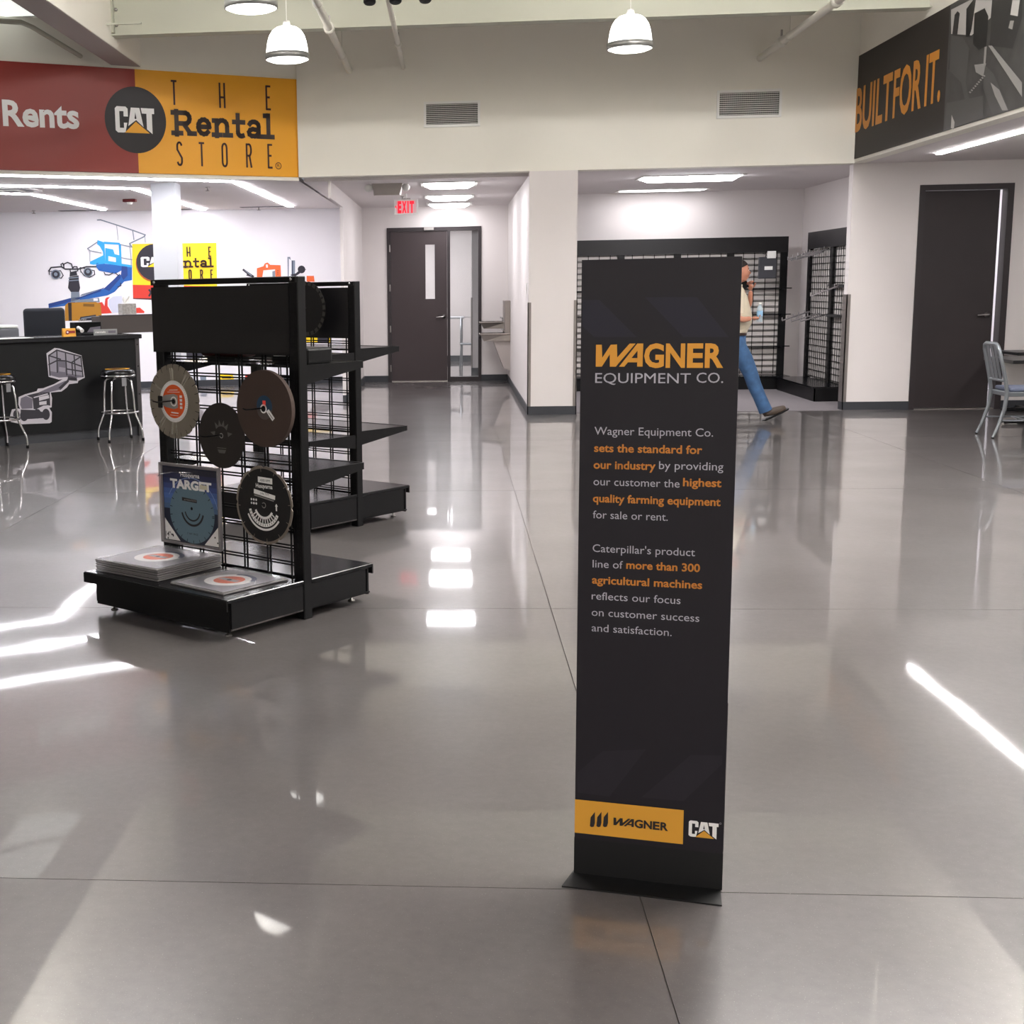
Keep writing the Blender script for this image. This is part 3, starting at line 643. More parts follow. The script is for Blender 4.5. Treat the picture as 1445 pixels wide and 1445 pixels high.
def blade(name, label, cat, M, y, z, x, r, face, teeth=0, thick=.004, group=None, ring=None, tilt=0.):
    t = bpy.data.objects.new(name, None); COL.objects.link(t); t.matrix_world = M @ Matrix.Translation((x, y, z)) @ Matrix.Rotation(tilt, 4, 'X')
    tag(t, label, cat, group)
    mb = MB(); n = 192 if teeth == 24 else 96
    out = []
    for k in range(n):
        rr = r
        if teeth and (k % (n//teeth)) == 0: rr = r*.955
        out.append((rr*math.cos(2*math.pi*k/n), rr*math.sin(2*math.pi*k/n)))
    vs = [(-thick, a, b) for a, b in out]+[(0, a, b) for a, b in out]
    mb.add(vs, [list(range(n))[::-1], list(range(n, 2*n))]+[(k, (k+1) % n, (k+1) % n+n, k+n) for k in range(n)], face)
    mb.build('disc', t)
    return t
def hook(t, L=.14, x0=.09, z=0.004):
    MB().tube([(x0, 0, z+.0), (-.0, 0, z), (-L*.8, 0, z), (-L, 0, z+.008)], .0035, BLACK, 8).build('peg_hook', t)
G5 = 'blades hung on the near rack'
DIA = mat('diamond_blade_steel', '#9a9289', .3, metal=.9)
# radial glints on the brushed steel, painted as brighter, glossier wedges
b1 = blade('saw_blade', 'steel diamond blade with a bright orange centre label', 'saw blade', M1, .772, 1.008, -.105, .184, DIA, 24, .003, G5)
mb = MB(); DI2 = mat('diamond_blade_glint', '#c9c4bc', .2, metal=.9)
for a_, da in ((92, 2.5), (98, 1.2), (55, 2), (48, 1), (150, 1.4), (225, 1.6), (232, .9), (262, 2.5), (275, 1.5)):
    mb.poly(FRONT, [(.1*math.cos(R(a_-da)), .1*math.sin(R(a_-da))), (.165*math.cos(R(a_-da)), .165*math.sin(R(a_-da))), (.165*math.cos(R(a_+da)), .165*math.sin(R(a_+da))), (.1*math.cos(R(a_+da)), .1*math.sin(R(a_+da)))], DI2, .0035)
    mb.build('painted_glint', b1); mb = MB()
for k_ in range(24):
    a_ = k_*15; mb.uline(FRONT, [(.158*math.cos(R(a_)), .158*math.sin(R(a_))), (.182*math.cos(R(a_)), .182*math.sin(R(a_)))], .0025, DARK, .0036)
tag(mb.build('rim_slots', b1), kind='stuff')
ORG = mat('label_orange', '#d9541c', .5); LGR = mat('label_grey', '#8f8b88', .4)
mb = MB(); mb.disc(FRONT, (0, 0), .103, WHT, .004).disc(FRONT, (0, 0), .083, ORG, .0045)
mb.poly(FRONT, [(-.083, -.022), (-.06, -.03), (.0, -.038), (.03, -.03), (.03, .03), (0, .038), (-.06, .03), (-.083, .022)], LGR, .005)
for k_ in range(60):
    a_ = R(k_*6); mb.uline(FRONT, [(.094*math.cos(a_), .094*math.sin(a_)), (.1*math.cos(a_), .1*math.sin(a_))], .0016, LGR, .0046)
mb.disc(FRONT, (0, 0), .024, WHT, .0055).disc(FRONT, (0, 0), .018, LGR, .006).disc(FRONT, (0, 0), .012, DARK, .0065)
for k_ in range(4): mb.box((-.0058, -.062, .03-.018*k_-.01), (-.0052, -.045, .03-.018*k_+.002), WHT)
mb.uline(FRONT, [(-.03, .055), (.03, .058)], .003, WHT, .005).uline(FRONT, [(-.045, .045), (.045, .048)], .002, WHT, .005).uline(FRONT, [(-.02, -.055), (.03, -.057)], .006, WHT, .005).uline(FRONT, [(-.03, -.068), (.03, -.07)], .002, WHT, .005)
mb.build('orange_label', b1); hook(b1)
MB().rbox((-.055, .03, -.03), (-.05, .062, .03), .004, BLACK, 1).build('hook_stop', b1)
b3 = blade('abrasive_disc', 'smaller plain black abrasive disc hung lowest in the upper row', 'saw blade', M1, .455, .856, -.09, .158, mat('black_abrasive', '#2b2623', .85, var=.15, vs=200, bump=.5, bs=700), 0, .004, G5)
mb = MB(); GW = mat('faint_grey_print', '#5a5653', .7)
for a_ in (10, 50, 75, 100, 125, 170):
    ca, sa = math.cos(R(a_)), math.sin(R(a_)); mb.poly(FRONT, [(.045*ca-.012*sa, .045*sa+.012*ca), (.045*ca+.012*sa, .045*sa-.012*ca), (.078*ca, .078*sa)], GW, .0045)
mb.uline(FRONT, [(-.03, -.06), (.03, -.06)], .004, GW, .0045).poly(FRONT, [(-.03, -.068), (.03, -.068), (.02, -.085), (-.02, -.085)], GW, .0045).disc(FRONT, (0, 0), .013, LGR, .0045).disc(FRONT, (0, 0), .008, DARK, .005)
mb.build('printed_label', b3); hook(b3)
b2 = blade('abrasive_disc', 'large thick brown abrasive disc with a small blue label', 'saw blade', M1, .125, 1.004, -.11, .178, mat('brown_abrasive', '#43352f', .85, var=.12, vs=220, bump=.5, bs=700), 0, .022, G5)
BLU = mat('label_blue', '#1f3c55', .4); RD2 = mat('label_red', '#e2453c', .5)
mb = MB(); mb.disc(FRONT, (.005, .0), .05, mat('label_smoke', '#4d4440', .4), .0225).disc(FRONT, (.005, .012), .05, BLU, .023, a0=-20, a1=200, n=30)
mb.poly(FRONT, [(-.005, .008), (.015, .008), (.015, .038), (-.005, .038)], RD2, .024).disc(FRONT, (0, 0), .021, WHT, .024).disc(FRONT, (0, 0), .014, DARK, .0245)
mb.poly(FRONT, [(.018, -.012), (.034, .0), (.072, -.04), (.056, -.054)], WHT, .0246).uline(FRONT, [(.035, -.018), (.058, -.042)], .005, LGR, .025).build('printed_label', b2)
MB().tube([(.09, 0, .004), (-.05, 0, .004), (-.14, 0, .004), (-.155, 0, .012)], .0035, BLACK, 8).build('peg_hook', b2)
b4 = blade('saw_blade', 'black diamond blade with white arc lettering and a worn tan rim', 'saw blade', M1, .185, .542, -.085, .187, mat('tan_rim', '#8b8177', .4, metal=.5), 12, .003, G5)
mb = MB(); BKD = mat('gloss_black_disc', '#121114', .3); mb.disc(FRONT, (0, 0), .174, BKD, .0035, 60)
for k_ in range(12):
    a_ = k_*30+5; mb.uline(FRONT, [(.16*math.cos(R(a_)), .16*math.sin(R(a_))), (.178*math.cos(R(a_)), .178*math.sin(R(a_)))], .003, mat('tan_rim'), .0038)
for r0_, r1_, a0_, a1_ in ((.088, .104, 195, 335), (.112, .122, 205, 325), (.055, .067, 205, 330)):
    mb.disc(FRONT, (0, -.0), r1_, WHT, .0042, 30, r0=r0_, a0=a0_, a1=a1_)
for a_ in range(215, 330, 12): mb.uline(FRONT, [(.07*math.cos(R(a_)), .07*math.sin(R(a_))), (.084*math.cos(R(a_)), .084*math.sin(R(a_)))], .006, WHT, .0043)
for a_ in range(202, 330, 9): mb.uline(FRONT, [(.092*math.cos(R(a_)), .092*math.sin(R(a_))), (.1*math.cos(R(a_)), .1*math.sin(R(a_)))], .003, BKD, .0048)
mb.disc(FRONT, (0, 0), .014, LGR, .0043, r0=.010)
mb.text('Husqvarna', FRONT, -.05, .06, .082, .02, WHT, bold=.02, o=.0043)
mb.poly(FRONT, [(-.035, .108), (.06, .104), (.06, .132), (-.035, .135)], WHT, .0043).text('4000 RPM', FRONT, -.02, .045, .113, .012, BLK, o=.0048)
mb.poly(FRONT, [(-.065, .052), (.075, .032), (.077, .052), (-.063, .074)], WHT, .0043).uline(FRONT, [(-.06, .044), (.065, .026)], .006, LGR, .0043)
mb.text('14x.125', FRONT, -.02, .035, .05, .012, BLK, o=.0048)
for k_ in range(6): mb.disc(FRONT, (-.082+.016*(k_ % 3), .022-.018*(k_//3)), .006, WHT, .0043, 8)
mb.poly(FRONT, [(.078, -.02), (.078, .002), (.073, .002), (.083, .015), (.093, .002), (.087, .002), (.087, -.02)], WHT, .0043)
mb.build('printed_face', b4); hook(b4, L=.02)
# hanging blister pack
CLR = mat('clear_plastic', '#eef0f4', .08, alpha=.14, spec=.8)
def pack(t, w_, h_, card, full):
    """blister pack lying in its own yz plane, face toward -x"""
    MB().rbox((-.003, -w_/2, -h_/2), (.003, w_/2, h_/2), .0025, CLR, 1).build('plastic_shell', t)
t = bpy.data.objects.new('blade_package', None); COL.objects.link(t); t.matrix_world = M1 @ Matrix.Translation((-.07, .712, .488)); tag(t, 'clear blister pack with a blue TARGET card, hung on the rack', 'package', 'packaged blades')
pw, ph = .215, .2
RIMP = mat('smoky_plastic_rim', '#8f8b8c', .2, alpha=.7)
mb = MB().box((-.004, -pw, -ph), (-.001, pw, ph), mat('card_night_blue', '#1c2036', .35)); mb.build('card', t)
mb = MB()
for k_ in range(8):
    v_a, v_b = ph-.02-k_*.026, ph-.02-(k_+1)*.026
    mb.poly(FRONT, [(-pw+.012, v_b), (pw-.012, v_b), (pw-.012, v_a), (-pw+.012, v_a)], mat('card_blue_%s' % 'abcdefgh'[k_], ('#2b2a3a', '#2e3150', '#343d68', '#3d4b80', '#47609c', '#506fae', '#4c6898', '#4a6488')[k_], .3), .0045)
mb.poly(FRONT, [(-pw+.012, -ph+.01), (-pw+.012, -.08), (-.09, -ph+.01)], WHT, .005).poly(FRONT, [(pw-.012, -ph+.01), (pw-.012, -.08), (.09, -ph+.01)], WHT, .005)
mb.disc(FRONT, (.005, -.055), .196, mat('card_sky_arc', '#7f93c4', .3), .0052, 40, r0=.192, a0=15, a1=150)
mb.disc(FRONT, (.005, -.04), .165, mat('blade_slate', '#607886', .3), .0062, 60, ry=.152)
for a_ in range(0, 360, 17): mb.uline(FRONT, [(.005+.148*math.cos(R(a_)), -.04+.137*math.sin(R(a_))), (.005+.163*math.cos(R(a_)), -.04+.15*math.sin(R(a_)))], .003, DARK, .0066)
for r0_, r1_ in ((.052, .06), (.075, .086)): mb.disc(FRONT, (.01, -.02), r1_, BLK, .0067, 24, r0=r0_, a0=195, a1=345)
mb.disc(FRONT, (.005, -.015), .008, DARK, .0067).poly(FRONT, [(-.065, .02), (.045, .016), (.045, .032), (-.065, .038)], BLK, .0067).text('ATTENTION', FRONT, -.05, .04, .022, .008, LGR, o=.007)
mb.text('TARGET', FRONT, -.15, .155, .082, .043, WHT, bold=.05, o=.0068).text('Husqvarna', FRONT, -.07, .07, .142, .022, WHT, bold=.015, o=.0068)
mb.text('14"', FRONT, -.198, -.162, -.175, .026, BLK, bold=.01, o=.0068).text('5" NET  PRICE', FRONT, -.035, .045, -.148, .009, BLK, o=.0068)
mb.poly(FRONT, [(.07, .09), (.125, .088), (.125, .11), (.07, .112)], mat('price_sticker', '#cfc8b0', .5), .0072)
for k_ in range(6): mb.disc(FRONT, (random.choice((-1, 1))*random.uniform(.14, .19), -.19+random.uniform(0, .05)), .005, BLK, .0068, 8)
mb.build('printed_card', t)
mb = MB()
for a_, b_ in (((-.022, -pw-.006, -ph-.006), (-.0, -pw+.008, ph+.006)), ((-.022, pw-.008, -ph-.006), (0, pw+.006, ph+.006)), ((-.022, -pw, ph-.01), (0, pw, ph+.006)), ((-.022, -pw, -ph-.006), (0, pw, -ph+.008))): mb.rbox(a_, b_, .004, RIMP, 2)
mb.build('plastic_rim', t)
MB().tube([(.075, .11, .16), (-.0, .11, .16), (-.1, .11, .163), (-.125, .105, .155)], .003, CHROME, 8).build('wire_hook', t)
MB().tube([(.075, -.03, .16), (-.0, -.03, .165), (-.1, -.03, .18)], .003, CHROME, 8).build('wire_hook', t)
# packs lying on the base deck
def flat_pack(x, y, z, label, group, top=True, w_=.2, d_=.205, rz=0.):
    t = bpy.data.objects.new('blade_package', None); COL.objects.link(t); t.matrix_world = M1 @ Matrix.Translation((x, y, z)) @ Matrix.Rotation(rz, 4, 'Z')
    tag(t, label, 'package', group)
    MB().rbox((-d_, -w_, .0005), (d_, w_, .0095), .004, RIMP, 2).build('plastic_tray', t)
    if top:
        FL = LP(); FL.u = np.array([0., -1, 0]); FL.v = np.array([1., 0, 0]); FL.n = np.array([0, 0, 1.])
        mb = MB(); mb.poly(FL, [(-w_+.02, -d_+.02), (w_-.02, -d_+.02), (w_-.02, d_-.02), (-w_+.02, d_-.02)], mat('pale_grey_card', '#86828a', .4), .010)
        mb.disc(FL, (0, 0), .165, mat('blade_silver', '#77757c', .3, metal=.5), .0108, 50)
        mb.disc(FL, (0, 0), .118, WHT, .0112, 50, r0=.072).disc(FL, (0, 0), .13, mat('label_navy', '#1c2a55', .4), .0113, 30, r0=.105, a0=20, a1=120)
        mb.disc(FL, (0, 0), .075, ORG, .0114).poly(FL, [(-.06, -.018), (.06, -.018), (.06, .018), (-.06, .018)], LGR, .0118).disc(FL, (0, 0), .013, DARK, .0122)
        mb.build('printed_card', t)
        c_ = MB().rbox((-d_+.004, -w_+.004, .0095), (d_-.004, w_-.004, .0165), .003, CLR, 2); c_.build('clear_lid', t)
    return t
for k_ in range(6):
    flat_pack(-.255+.004*math.sin(k_*2.1), .765+.003*math.cos(k_*1.7), .19+k_*.0102, 'blade pack with a clear lid and orange label, on top of the left stack' if k_ == 5 else ('lowest blade pack of the left stack, touching the deck', 'blade pack second from the bottom of the left stack', 'blade pack third from the bottom of the left stack', 'blade pack fourth from the bottom of the left stack', 'blade pack just under the top one of the left stack')[k_], 'stack of packaged blades on the base deck', k_ == 5, .225, .215, R(2))
flat_pack(-.255, .262, .19, 'single blade package lying flat near the right upright', 'packaged blades', True, .188, .205, R(-2))
# tools on the back shelf of the near rack (seen through its grid)
def obj_at(name, label, cat, M, p, rz=0, group=None):
    t = bpy.data.objects.new(name, None); COL.objects.link(t); t.matrix_world = M @ Matrix.Translation(p) @ Matrix.Rotation(rz, 4, 'Z'); return tag(t, label, cat, group)
t = obj_at('cutoff_saw', 'dark red hand held cut-off saw lying on the upper back shelf', 'tool', M1, (.2, .72, 1.195))
DRED = mat('dark_red_plastic', '#4a1712', .35)
MB().rbox((-.07, -.17, .02), (.07, .12, .11), .025, DRED, 3).build('body', t)
MB().tube([(0, .1, .05), (0, .2, .06), (0, .24, .1), (0, .1, .14), (0, -.02, .12)], .014, BLACK, 8).build('handle', t)
MB().rbox((-.035, -.36, .045), (.035, -.15, .075), .01, BLACK, 2).build('cutting_arm', t)
MB().box((-.05, -.12, 0), (.05, .08, .022), BLACK).build('foot', t)
t = obj_at('tool_case', 'low black tool case with pale trim on the right end of the upper back shelf', 'case', M1, (.2, .19, 1.195))
MB().rbox((-.09, -.12, 0), (.09, .12, .075), .012, BLACK, 2).build('shell', t); MB().rbox((-.095, -.1, .034), (.095, .1, .042), .003, WHITEP, 1).build('trim_band', t); MB().tube([(-.1, -.05, .06), (-.12, -.04, .07), (-.12, .04, .07), (-.1, .05, .06)], .006, BLACK, 8).build('handle', t)
t = blade('saw_blade', 'black toothed blade hung high on the second rack', 'saw blade', M2, .352, 1.415, -.1, .172, mat('dark_steel', '#1b1a1b', .4, metal=.4), 24, .004, 'blades hung on the second rack')
mb = MB()
for k_ in range(24):
    a_ = R(k_*15+3); ca, sa = math.cos(a_), math.sin(a_); mb.poly(FRONT, [(.15*ca-.014*sa, .15*sa+.014*ca), (.15*ca+.014*sa, .15*sa-.014*ca), (.176*ca+.014*sa, .176*sa-.014*ca), (.176*ca-.014*sa, .176*sa+.014*ca)], mat('carbide_grey', '#4a4645', .5, metal=.5), .005)
mb.build('teeth', t); hook(t, L=.1)

# ================================================================ SERVICE COUNTER
k0 = np.array([-4.619, 13.132]); k1 = np.array([-3.362, 14.077]); kd = (k1-k0)/np.hypot(*(k1-k0)); crz = math.atan2(kd[1], kd[0])
CB = k1; ct = thing('service_counter', 'long black service counter with a dark top and lift sticker', 'counter', (CB[0], CB[1], 0), crz)
CBK = mat('counter_black_laminate', '#090a0d', .5, spec=.3, var=.06, vs=4); L_ = 6.5; CHt = 1.09
MB().box((-L_, 0, .1), (-.03, .6, CHt-.045), CBK).build('body', ct)
MB().box((-L_, .03, 0), (-.03, .6, .1), BASEB).build('toe_kick', ct)
MB().rbox((-L_, -.04, CHt-.045), (.035, .66, CHt), .005, mat('counter_top_charcoal', '#15151a', .25), 1).build('worktop', ct)
ep = MB().box((-.03, -.005, 0), (.015, .6, CHt-.045), mat('end_panel_grey', '#3c393b', .4)); ep.build('end_panel', ct)
for z in (.15, .45, .75, .98): MB().lathe([(0, 0), (.008, 0), (.008, .004), (0, .004)], DARK, (-.008, -.005, z), 8, axis=(0, -1, 0)).build('screw_cap', ct)
CP = Plane((CB[0], CB[1], 0), (kd[0], kd[1], 0))
invC = (Matrix.Translation((CB[0], CB[1], 0)) @ Matrix.Rotation(crz, 4, 'Z')).inverted()
K = lambda x, y: (x/6.568, 440+y/6.568)
t = thing('lift_sticker', 'grey boom lift sticker with a white outline on the counter front', 'sticker', (0, 0, 0))
SG = [mat('sticker_%s' % n_, h_, .45) for n_, h_ in (('white', '#bdb9c0'), ('grey', '#8d8994'), ('dark', '#2a2830'), ('mid', '#67626e'))]
mb = MB()
P_ = lambda pts, i, o: mb.ppoly(CP, [K(*p) for p in pts], SG[i], o)
P_([(505, 335), (550, 340), (755, 405), (785, 610), (725, 640), (720, 660), (640, 670), (620, 700), (570, 738), (470, 748), (482, 800), (478, 885), (455, 890), (480, 930), (478, 1020), (460, 1032), (200, 1042), (100, 1020), (85, 990), (110, 905), (160, 895), (185, 900), (170, 860), (172, 790), (230, 765), (340, 735), (350, 712), (400, 708), (500, 670), (580, 625), (545, 628), (450, 602), (440, 500), (430, 385)], 0, .002)
P_([(525, 355), (750, 415), (770, 600), (640, 590), (460, 590), (450, 400)], 1, .003)
P_([(530, 440), (610, 455), (615, 575), (530, 560)], 3, .0035); P_([(465, 550), (560, 565), (760, 590), (770, 606), (700, 612), (620, 605), (545, 610), (470, 590)], 3, .004); P_([(545, 510), (605, 520), (603, 560), (545, 552)], 1, .0042)
for ln in ([(525, 355), (450, 405), (462, 590)], [(525, 355), (530, 560)], [(605, 378), (618, 585)], [(685, 400), (700, 595)], [(748, 415), (768, 600)], [(525, 355), (750, 415)], [(450, 490), (530, 450), (610, 455), (755, 505)], [(748, 415), (665, 468), (672, 580)], [(450, 405), (560, 440)], [(620, 530), (760, 552)]):
    mb.pline(CP, [K(*p) for p in ln], .014, SG[2], .0045)
P_([(630, 590), (710, 605), (715, 640), (640, 635), (560, 725), (545, 720), (625, 625)], 2, .004)
P_([(640, 640), (600, 640), (360, 745), (350, 770), (560, 720)], 3, .004); P_([(610, 640), (640, 645), (570, 715), (540, 705)], 2, .0046)
P_([(245, 775), (370, 745), (460, 745), (465, 870), (440, 865), (400, 870), (330, 905), (310, 900), (300, 800)], 2, .004)
P_([(360, 790), (450, 770), (455, 800), (362, 825)], 0, .0047); P_([(362, 835), (430, 825), (430, 858), (364, 864)], 0, .0047); P_([(310, 790), (440, 755), (445, 765), (312, 800)], 0, .0046)
P_([(192, 800), (240, 780), (300, 805), (300, 895), (200, 900), (185, 860)], 3, .0044)
P_([(190, 905), (330, 910), (400, 930), (400, 985), (250, 995), (190, 970)], 2, .0044)
for cx, cy, rx, ry in ((150, 955, 30, 45), (222, 962, 38, 52), (345, 945, 34, 45), (425, 950, 36, 52)):
    c_ = CP.uv(*K(cx, cy)); e_ = CP.uv(*K(cx+rx, cy)); g_ = CP.uv(*K(cx, cy-ry)); mb.disc(CP, c_, e_[0]-c_[0], SG[2], .0048, 24, ry=g_[1]-c_[1])
mb.build('print', t)
# things on / behind the counter
def onc(x, y, z=0): q = CB+kd*x+np.array([-kd[1], kd[0]])*y; return (q[0], q[1], z)
def cuv(px, py, off=0): 
    pl_ = Plane((CB[0]-kd[1]*off, CB[1]+kd[0]*off, 0), (kd[0], kd[1], 0)); return pl_.uv(px, py)
def cthing(name, label, cat, x, y, z, rz=0, group=None): return thing(name, label, cat, onc(x, y, z), crz+rz, group)
# partition
a_ = cuv(142, 471, .5); b_ = cuv(216, 444, .5)
t = cthing('counter_partition', 'low brown-grey partition panel standing on the counter top', 'partition', 0, .5, CHt); GP = mat('partition_taupe', '#4a4341', .6)
MB().rbox((a_[0], 0, 0), (b_[0]+.35, .03, b_[1]-CHt), .004, GP, 1).build('panel', t); MB().box((a_[0], -.004, b_[1]-CHt), (b_[0]+.35, .034, b_[1]-CHt+.008), SG[2]).build('cap_rail', t)
MB().rbox((a_[0]+.02, .03, 0), (b_[0]+.35, .3, b_[1]-CHt-.004), .004, GP, 1).build('ledge', t)
pz = b_[1]+.008
a_ = cuv(172, 444, .62); b_ = cuv(191, 427, .62)
t = cthing('tissue_box', 'grey patterned tissue box standing on the partition', 'tissue box', (a_[0]+b_[0])/2, .66, pz)
hw = (b_[0]-a_[0])/2
MB().rbox((-hw, -.06, 0), (hw, .06, .12), .003, mat('tissue_pattern', '#a9a6a2', .6, var=.6, vs=45), 1).build('box', t)
MB().add([(-.03, 0, .115), (.03, 0.01, .115), (.045, .02, .19), (.02, -.02, .21), (-.005, .01, .17), (-.04, .0, .2), (-.05, .02, .16), (0, .04, .12)], [(0, 1, 2, 3), (0, 3, 4), (0, 4, 5, 6), (0, 7, 3), (1, 7, 2)], WHITEP).build('tissue', t)
# monitor box
a_ = cuv(107, 477, .3); b_ = cuv(142, 454, .3)
t = cthing('monitor_carton', 'black electronics carton lettered acer on the counter', 'box', (a_[0]+b_[0])/2, .34, CHt); hw = (b_[0]-a_[0])/2
MB().rbox((-hw, -.05, 0), (hw, .12, b_[1]-CHt), .004, mat('carton_black', '#060608', .7, spec=.2), 1).build('carton', t)
lp = LP(); lp.u = np.array([1., 0, 0]); lp.n = np.array([0, -1., 0]); mb = MB(); mb.text('acer', lp, -hw+.035, -hw+.13, .15, .035, LGR, bold=.02, shear=.3, o=.051)
mb.poly(lp, [(-.02, .03), (hw-.01, .03), (hw-.01, .09), (.02, .08)], SG[3], .051).build('printing', t)
# card holder, phone, plaque, marker
a_ = cuv(89, 479, .06); b_ = cuv(106, 465, .06); t = cthing('card_holder', 'small yellow card holder at the front edge of the counter', 'card holder', (a_[0]+b_[0])/2, .05, CHt); hw = (b_[0]-a_[0])/2
MB().hexa([(-hw, -.01, 0), (hw, -.01, 0), (hw, .04, 0), (-hw, .04, 0), (-hw, .005, .085), (hw, .005, .085), (hw, .03, .085), (-hw, .03, .085)], YEL).build('holder', t)
mb = MB(); mb.disc(lp, (-hw*.35, .045), .022, RED, .012, 14).disc(lp, (-hw*.35, .045), .011, WHT, .013, 10).poly(lp, [(-hw*.3, .035), (hw*.85, .035), (hw*.85, .06), (-hw*.3, .06)], RED, .0125).build('printed_face', t)
a_ = cuv(133, 476, .08); b_ = cuv(166, 466, .08); t = cthing('name_plaque', 'grey rounded plaque leaning low on the counter', 'plaque', (a_[0]+b_[0])/2, .09, CHt); hw = (b_[0]-a_[0])/2
MB().rbox((-hw, 0, 0), (hw, .012, .062), .005, mat('plaque_grey', '#8b8c8c', .4), 2).build('plate', t); mb = MB(); mb.text('rentals', lp, -hw+.02, .0, .025, .02, WHT, bold=.02, o=.002).poly(lp, [(.03, .02), (hw-.02, .02), (hw-.02, .045), (.03, .045)], SG[3], .002).build('printing', t)
t = cthing('desk_phone', 'black desk phone with a white handset cord on the counter', 'phone', cuv(124, 474, .2)[0], .2, CHt)
MB().hexa([(-.1, -.07, 0), (.08, -.07, 0), (.08, .07, 0), (-.1, .07, 0), (-.1, -.07, .02), (.08, -.07, .02), (.08, .07, .03), (-.1, .07, .03)], mat('carton_black')).build('base', t); MB().tube([(-.08, -.05, .05), (-.08, 0, .075), (-.08, .06, .08)], [.022, .014, .022], WHITEP, 8).build('handset', t)
t = cthing('paper_sheet', 'bright white paper lying on the left of the counter top', 'paper', cuv(18, 478, .1)[0], .12, CHt)
MB().box((-.35, -.15, 0), (.18, .14, .003), WHITEP).build('sheets', t)
# office chair behind
a_ = cuv(36, 476, .95); b_ = cuv(92, 434, .95)
t = cthing('office_chair', 'dark fabric office chair standing behind the counter', 'chair', (a_[0]+b_[0])/2, 1.1, 0); hw = (b_[0]-a_[0])/2; FAB = mat('charcoal_mesh_fabric', '#20232b', .85)
bk = b_[1]
MB().rbox((-hw, -.16, .62), (hw, -.08, bk), .04, FAB, 4).build('backrest', t); MB().rbox((-hw+.02, -.1, .44), (hw-.02, .42, .53), .04, FAB, 3).build('seat', t)
MB().tube([(0, .16, .08), (0, .16, .44)], .03, BLACK, 12).build('gas_lift', t); MB().tube([(0, -.1, .47), (0, -.18, .5), (0, -.18, .8)], .025, BLACK, 8).build('back_support', t)
for k_ in range(5):
    q = R(72*k_+10); lg = MB().tube([(0, .16, .1), (.3*math.cos(q), .16+.3*math.sin(q), .06)], [.028, .018], BLACK, 8).build('leg', t)
    MB().lathe([(0, -.014), (.028, -.014), (.028, .014), (0, .014)], BLACK, (.3*math.cos(q), .16+.3*math.sin(q), .028), 12, axis=(1, .3, 0)).build('caster', lg)
# back desk with printer
a_ = cuv(-6, 476, 1.6); b_ = cuv(22, 459, 1.6)
t = cthing('printer', 'grey desktop printer at the left edge behind the counter', 'printer', (a_[0]+b_[0])/2-.12, 1.6, .95); h_ = b_[1]-.95
MB().rbox((-.28, 0, 0), (.28, .38, h_-.03), .02, mat('printer_grey', '#6d6f73', .5), 2).build('body', t); MB().rbox((-.27, .0, h_-.03), (.27, .38, h_), .01, WHITEP, 2).build('lid', t); MB().box((-.2, -.06, .06), (.2, 0, .075), SG[2]).build('paper_tray', t)
t = cthing('back_desk', 'white topped work desk behind the counter holding the printer', 'desk', (a_[0]+b_[0])/2-.12, 1.75, 0)
MB().box((-.8, -.32, .92), (.8, .4, .95), WHITEP).build('desktop', t)
for x in (-.76, .72): MB().box((x, -.3, 0), (x+.04, .38, .92), WHITEP).build('side_panel', t)
# white column
q0 = fl(211, 258, CZ); q1 = fl(245, 258, CZ)
struct('trim_white_column', MB().box((q0[0], 15.78, 0), (q1[0]+.02, 16.1, CZ), mat('column_paint', '#c9ccd2', .5)))
# bar stools
def stool(x, y, label, rz):
    t = thing('bar_stool', label, 'stool', (x, y, 0), rz, 'chrome bar stools at the counter')
    MB().lathe([(0, .745), (.1, .75), (.155, .742), (.175, .72), (.178, .7), (.17, .66), (0, .655)], mat('black_vinyl', '#0e0e10', .25), n=28).build('seat', t)
    MB().lathe([(.09, .7495), (.13, .7505), (.13, .7515), (.09, .751)], YEL, n=28).build('seat_print', t)
    MB().lathe([(.171, .672), (.181, .672), (.181, .69), (.171, .69)], CHROME, n=28).build('seat_ring', t)
    for k_ in range(4):
        q = R(45+90*k_); c_, s_ = math.cos(q), math.sin(q); f = lambda r, z: (r*c_, r*s_, z)
        lg = MB().tube([f(.06, .655), f(.12, .65), f(.15, .62), f(.165, .5), f(.175, .32), f(.19, .26), f(.245, .14), f(.255, .1), f(.26, .02)], .0115, CHROME, 10).build('leg', t)
        MB().lathe([(0, 0), (.015, 0), (.0145, .03), (.0115, .032)], BLACK, f(.26, 0), 10).build('rubber_foot', lg)
    MB().tube([(.195*math.cos(R(a)), .195*math.sin(R(a)), .3) for a in range(0, 360, 12)], .0105, CHROME, 8, closed=True).build('foot_ring', t)
    MB().box((-.02, -.181, .58), (.03, -.179, .665), mat('tag_grey', '#7d7d80', .6)).build('label_tag', t)
    return t
stool(-3.475, 13.6, 'chrome bar stool nearest the near rack, with a grey tag under its seat', R(33))
stool(-4.53, 12.93, 'chrome bar stool cut by the left edge of the photo', R(51))

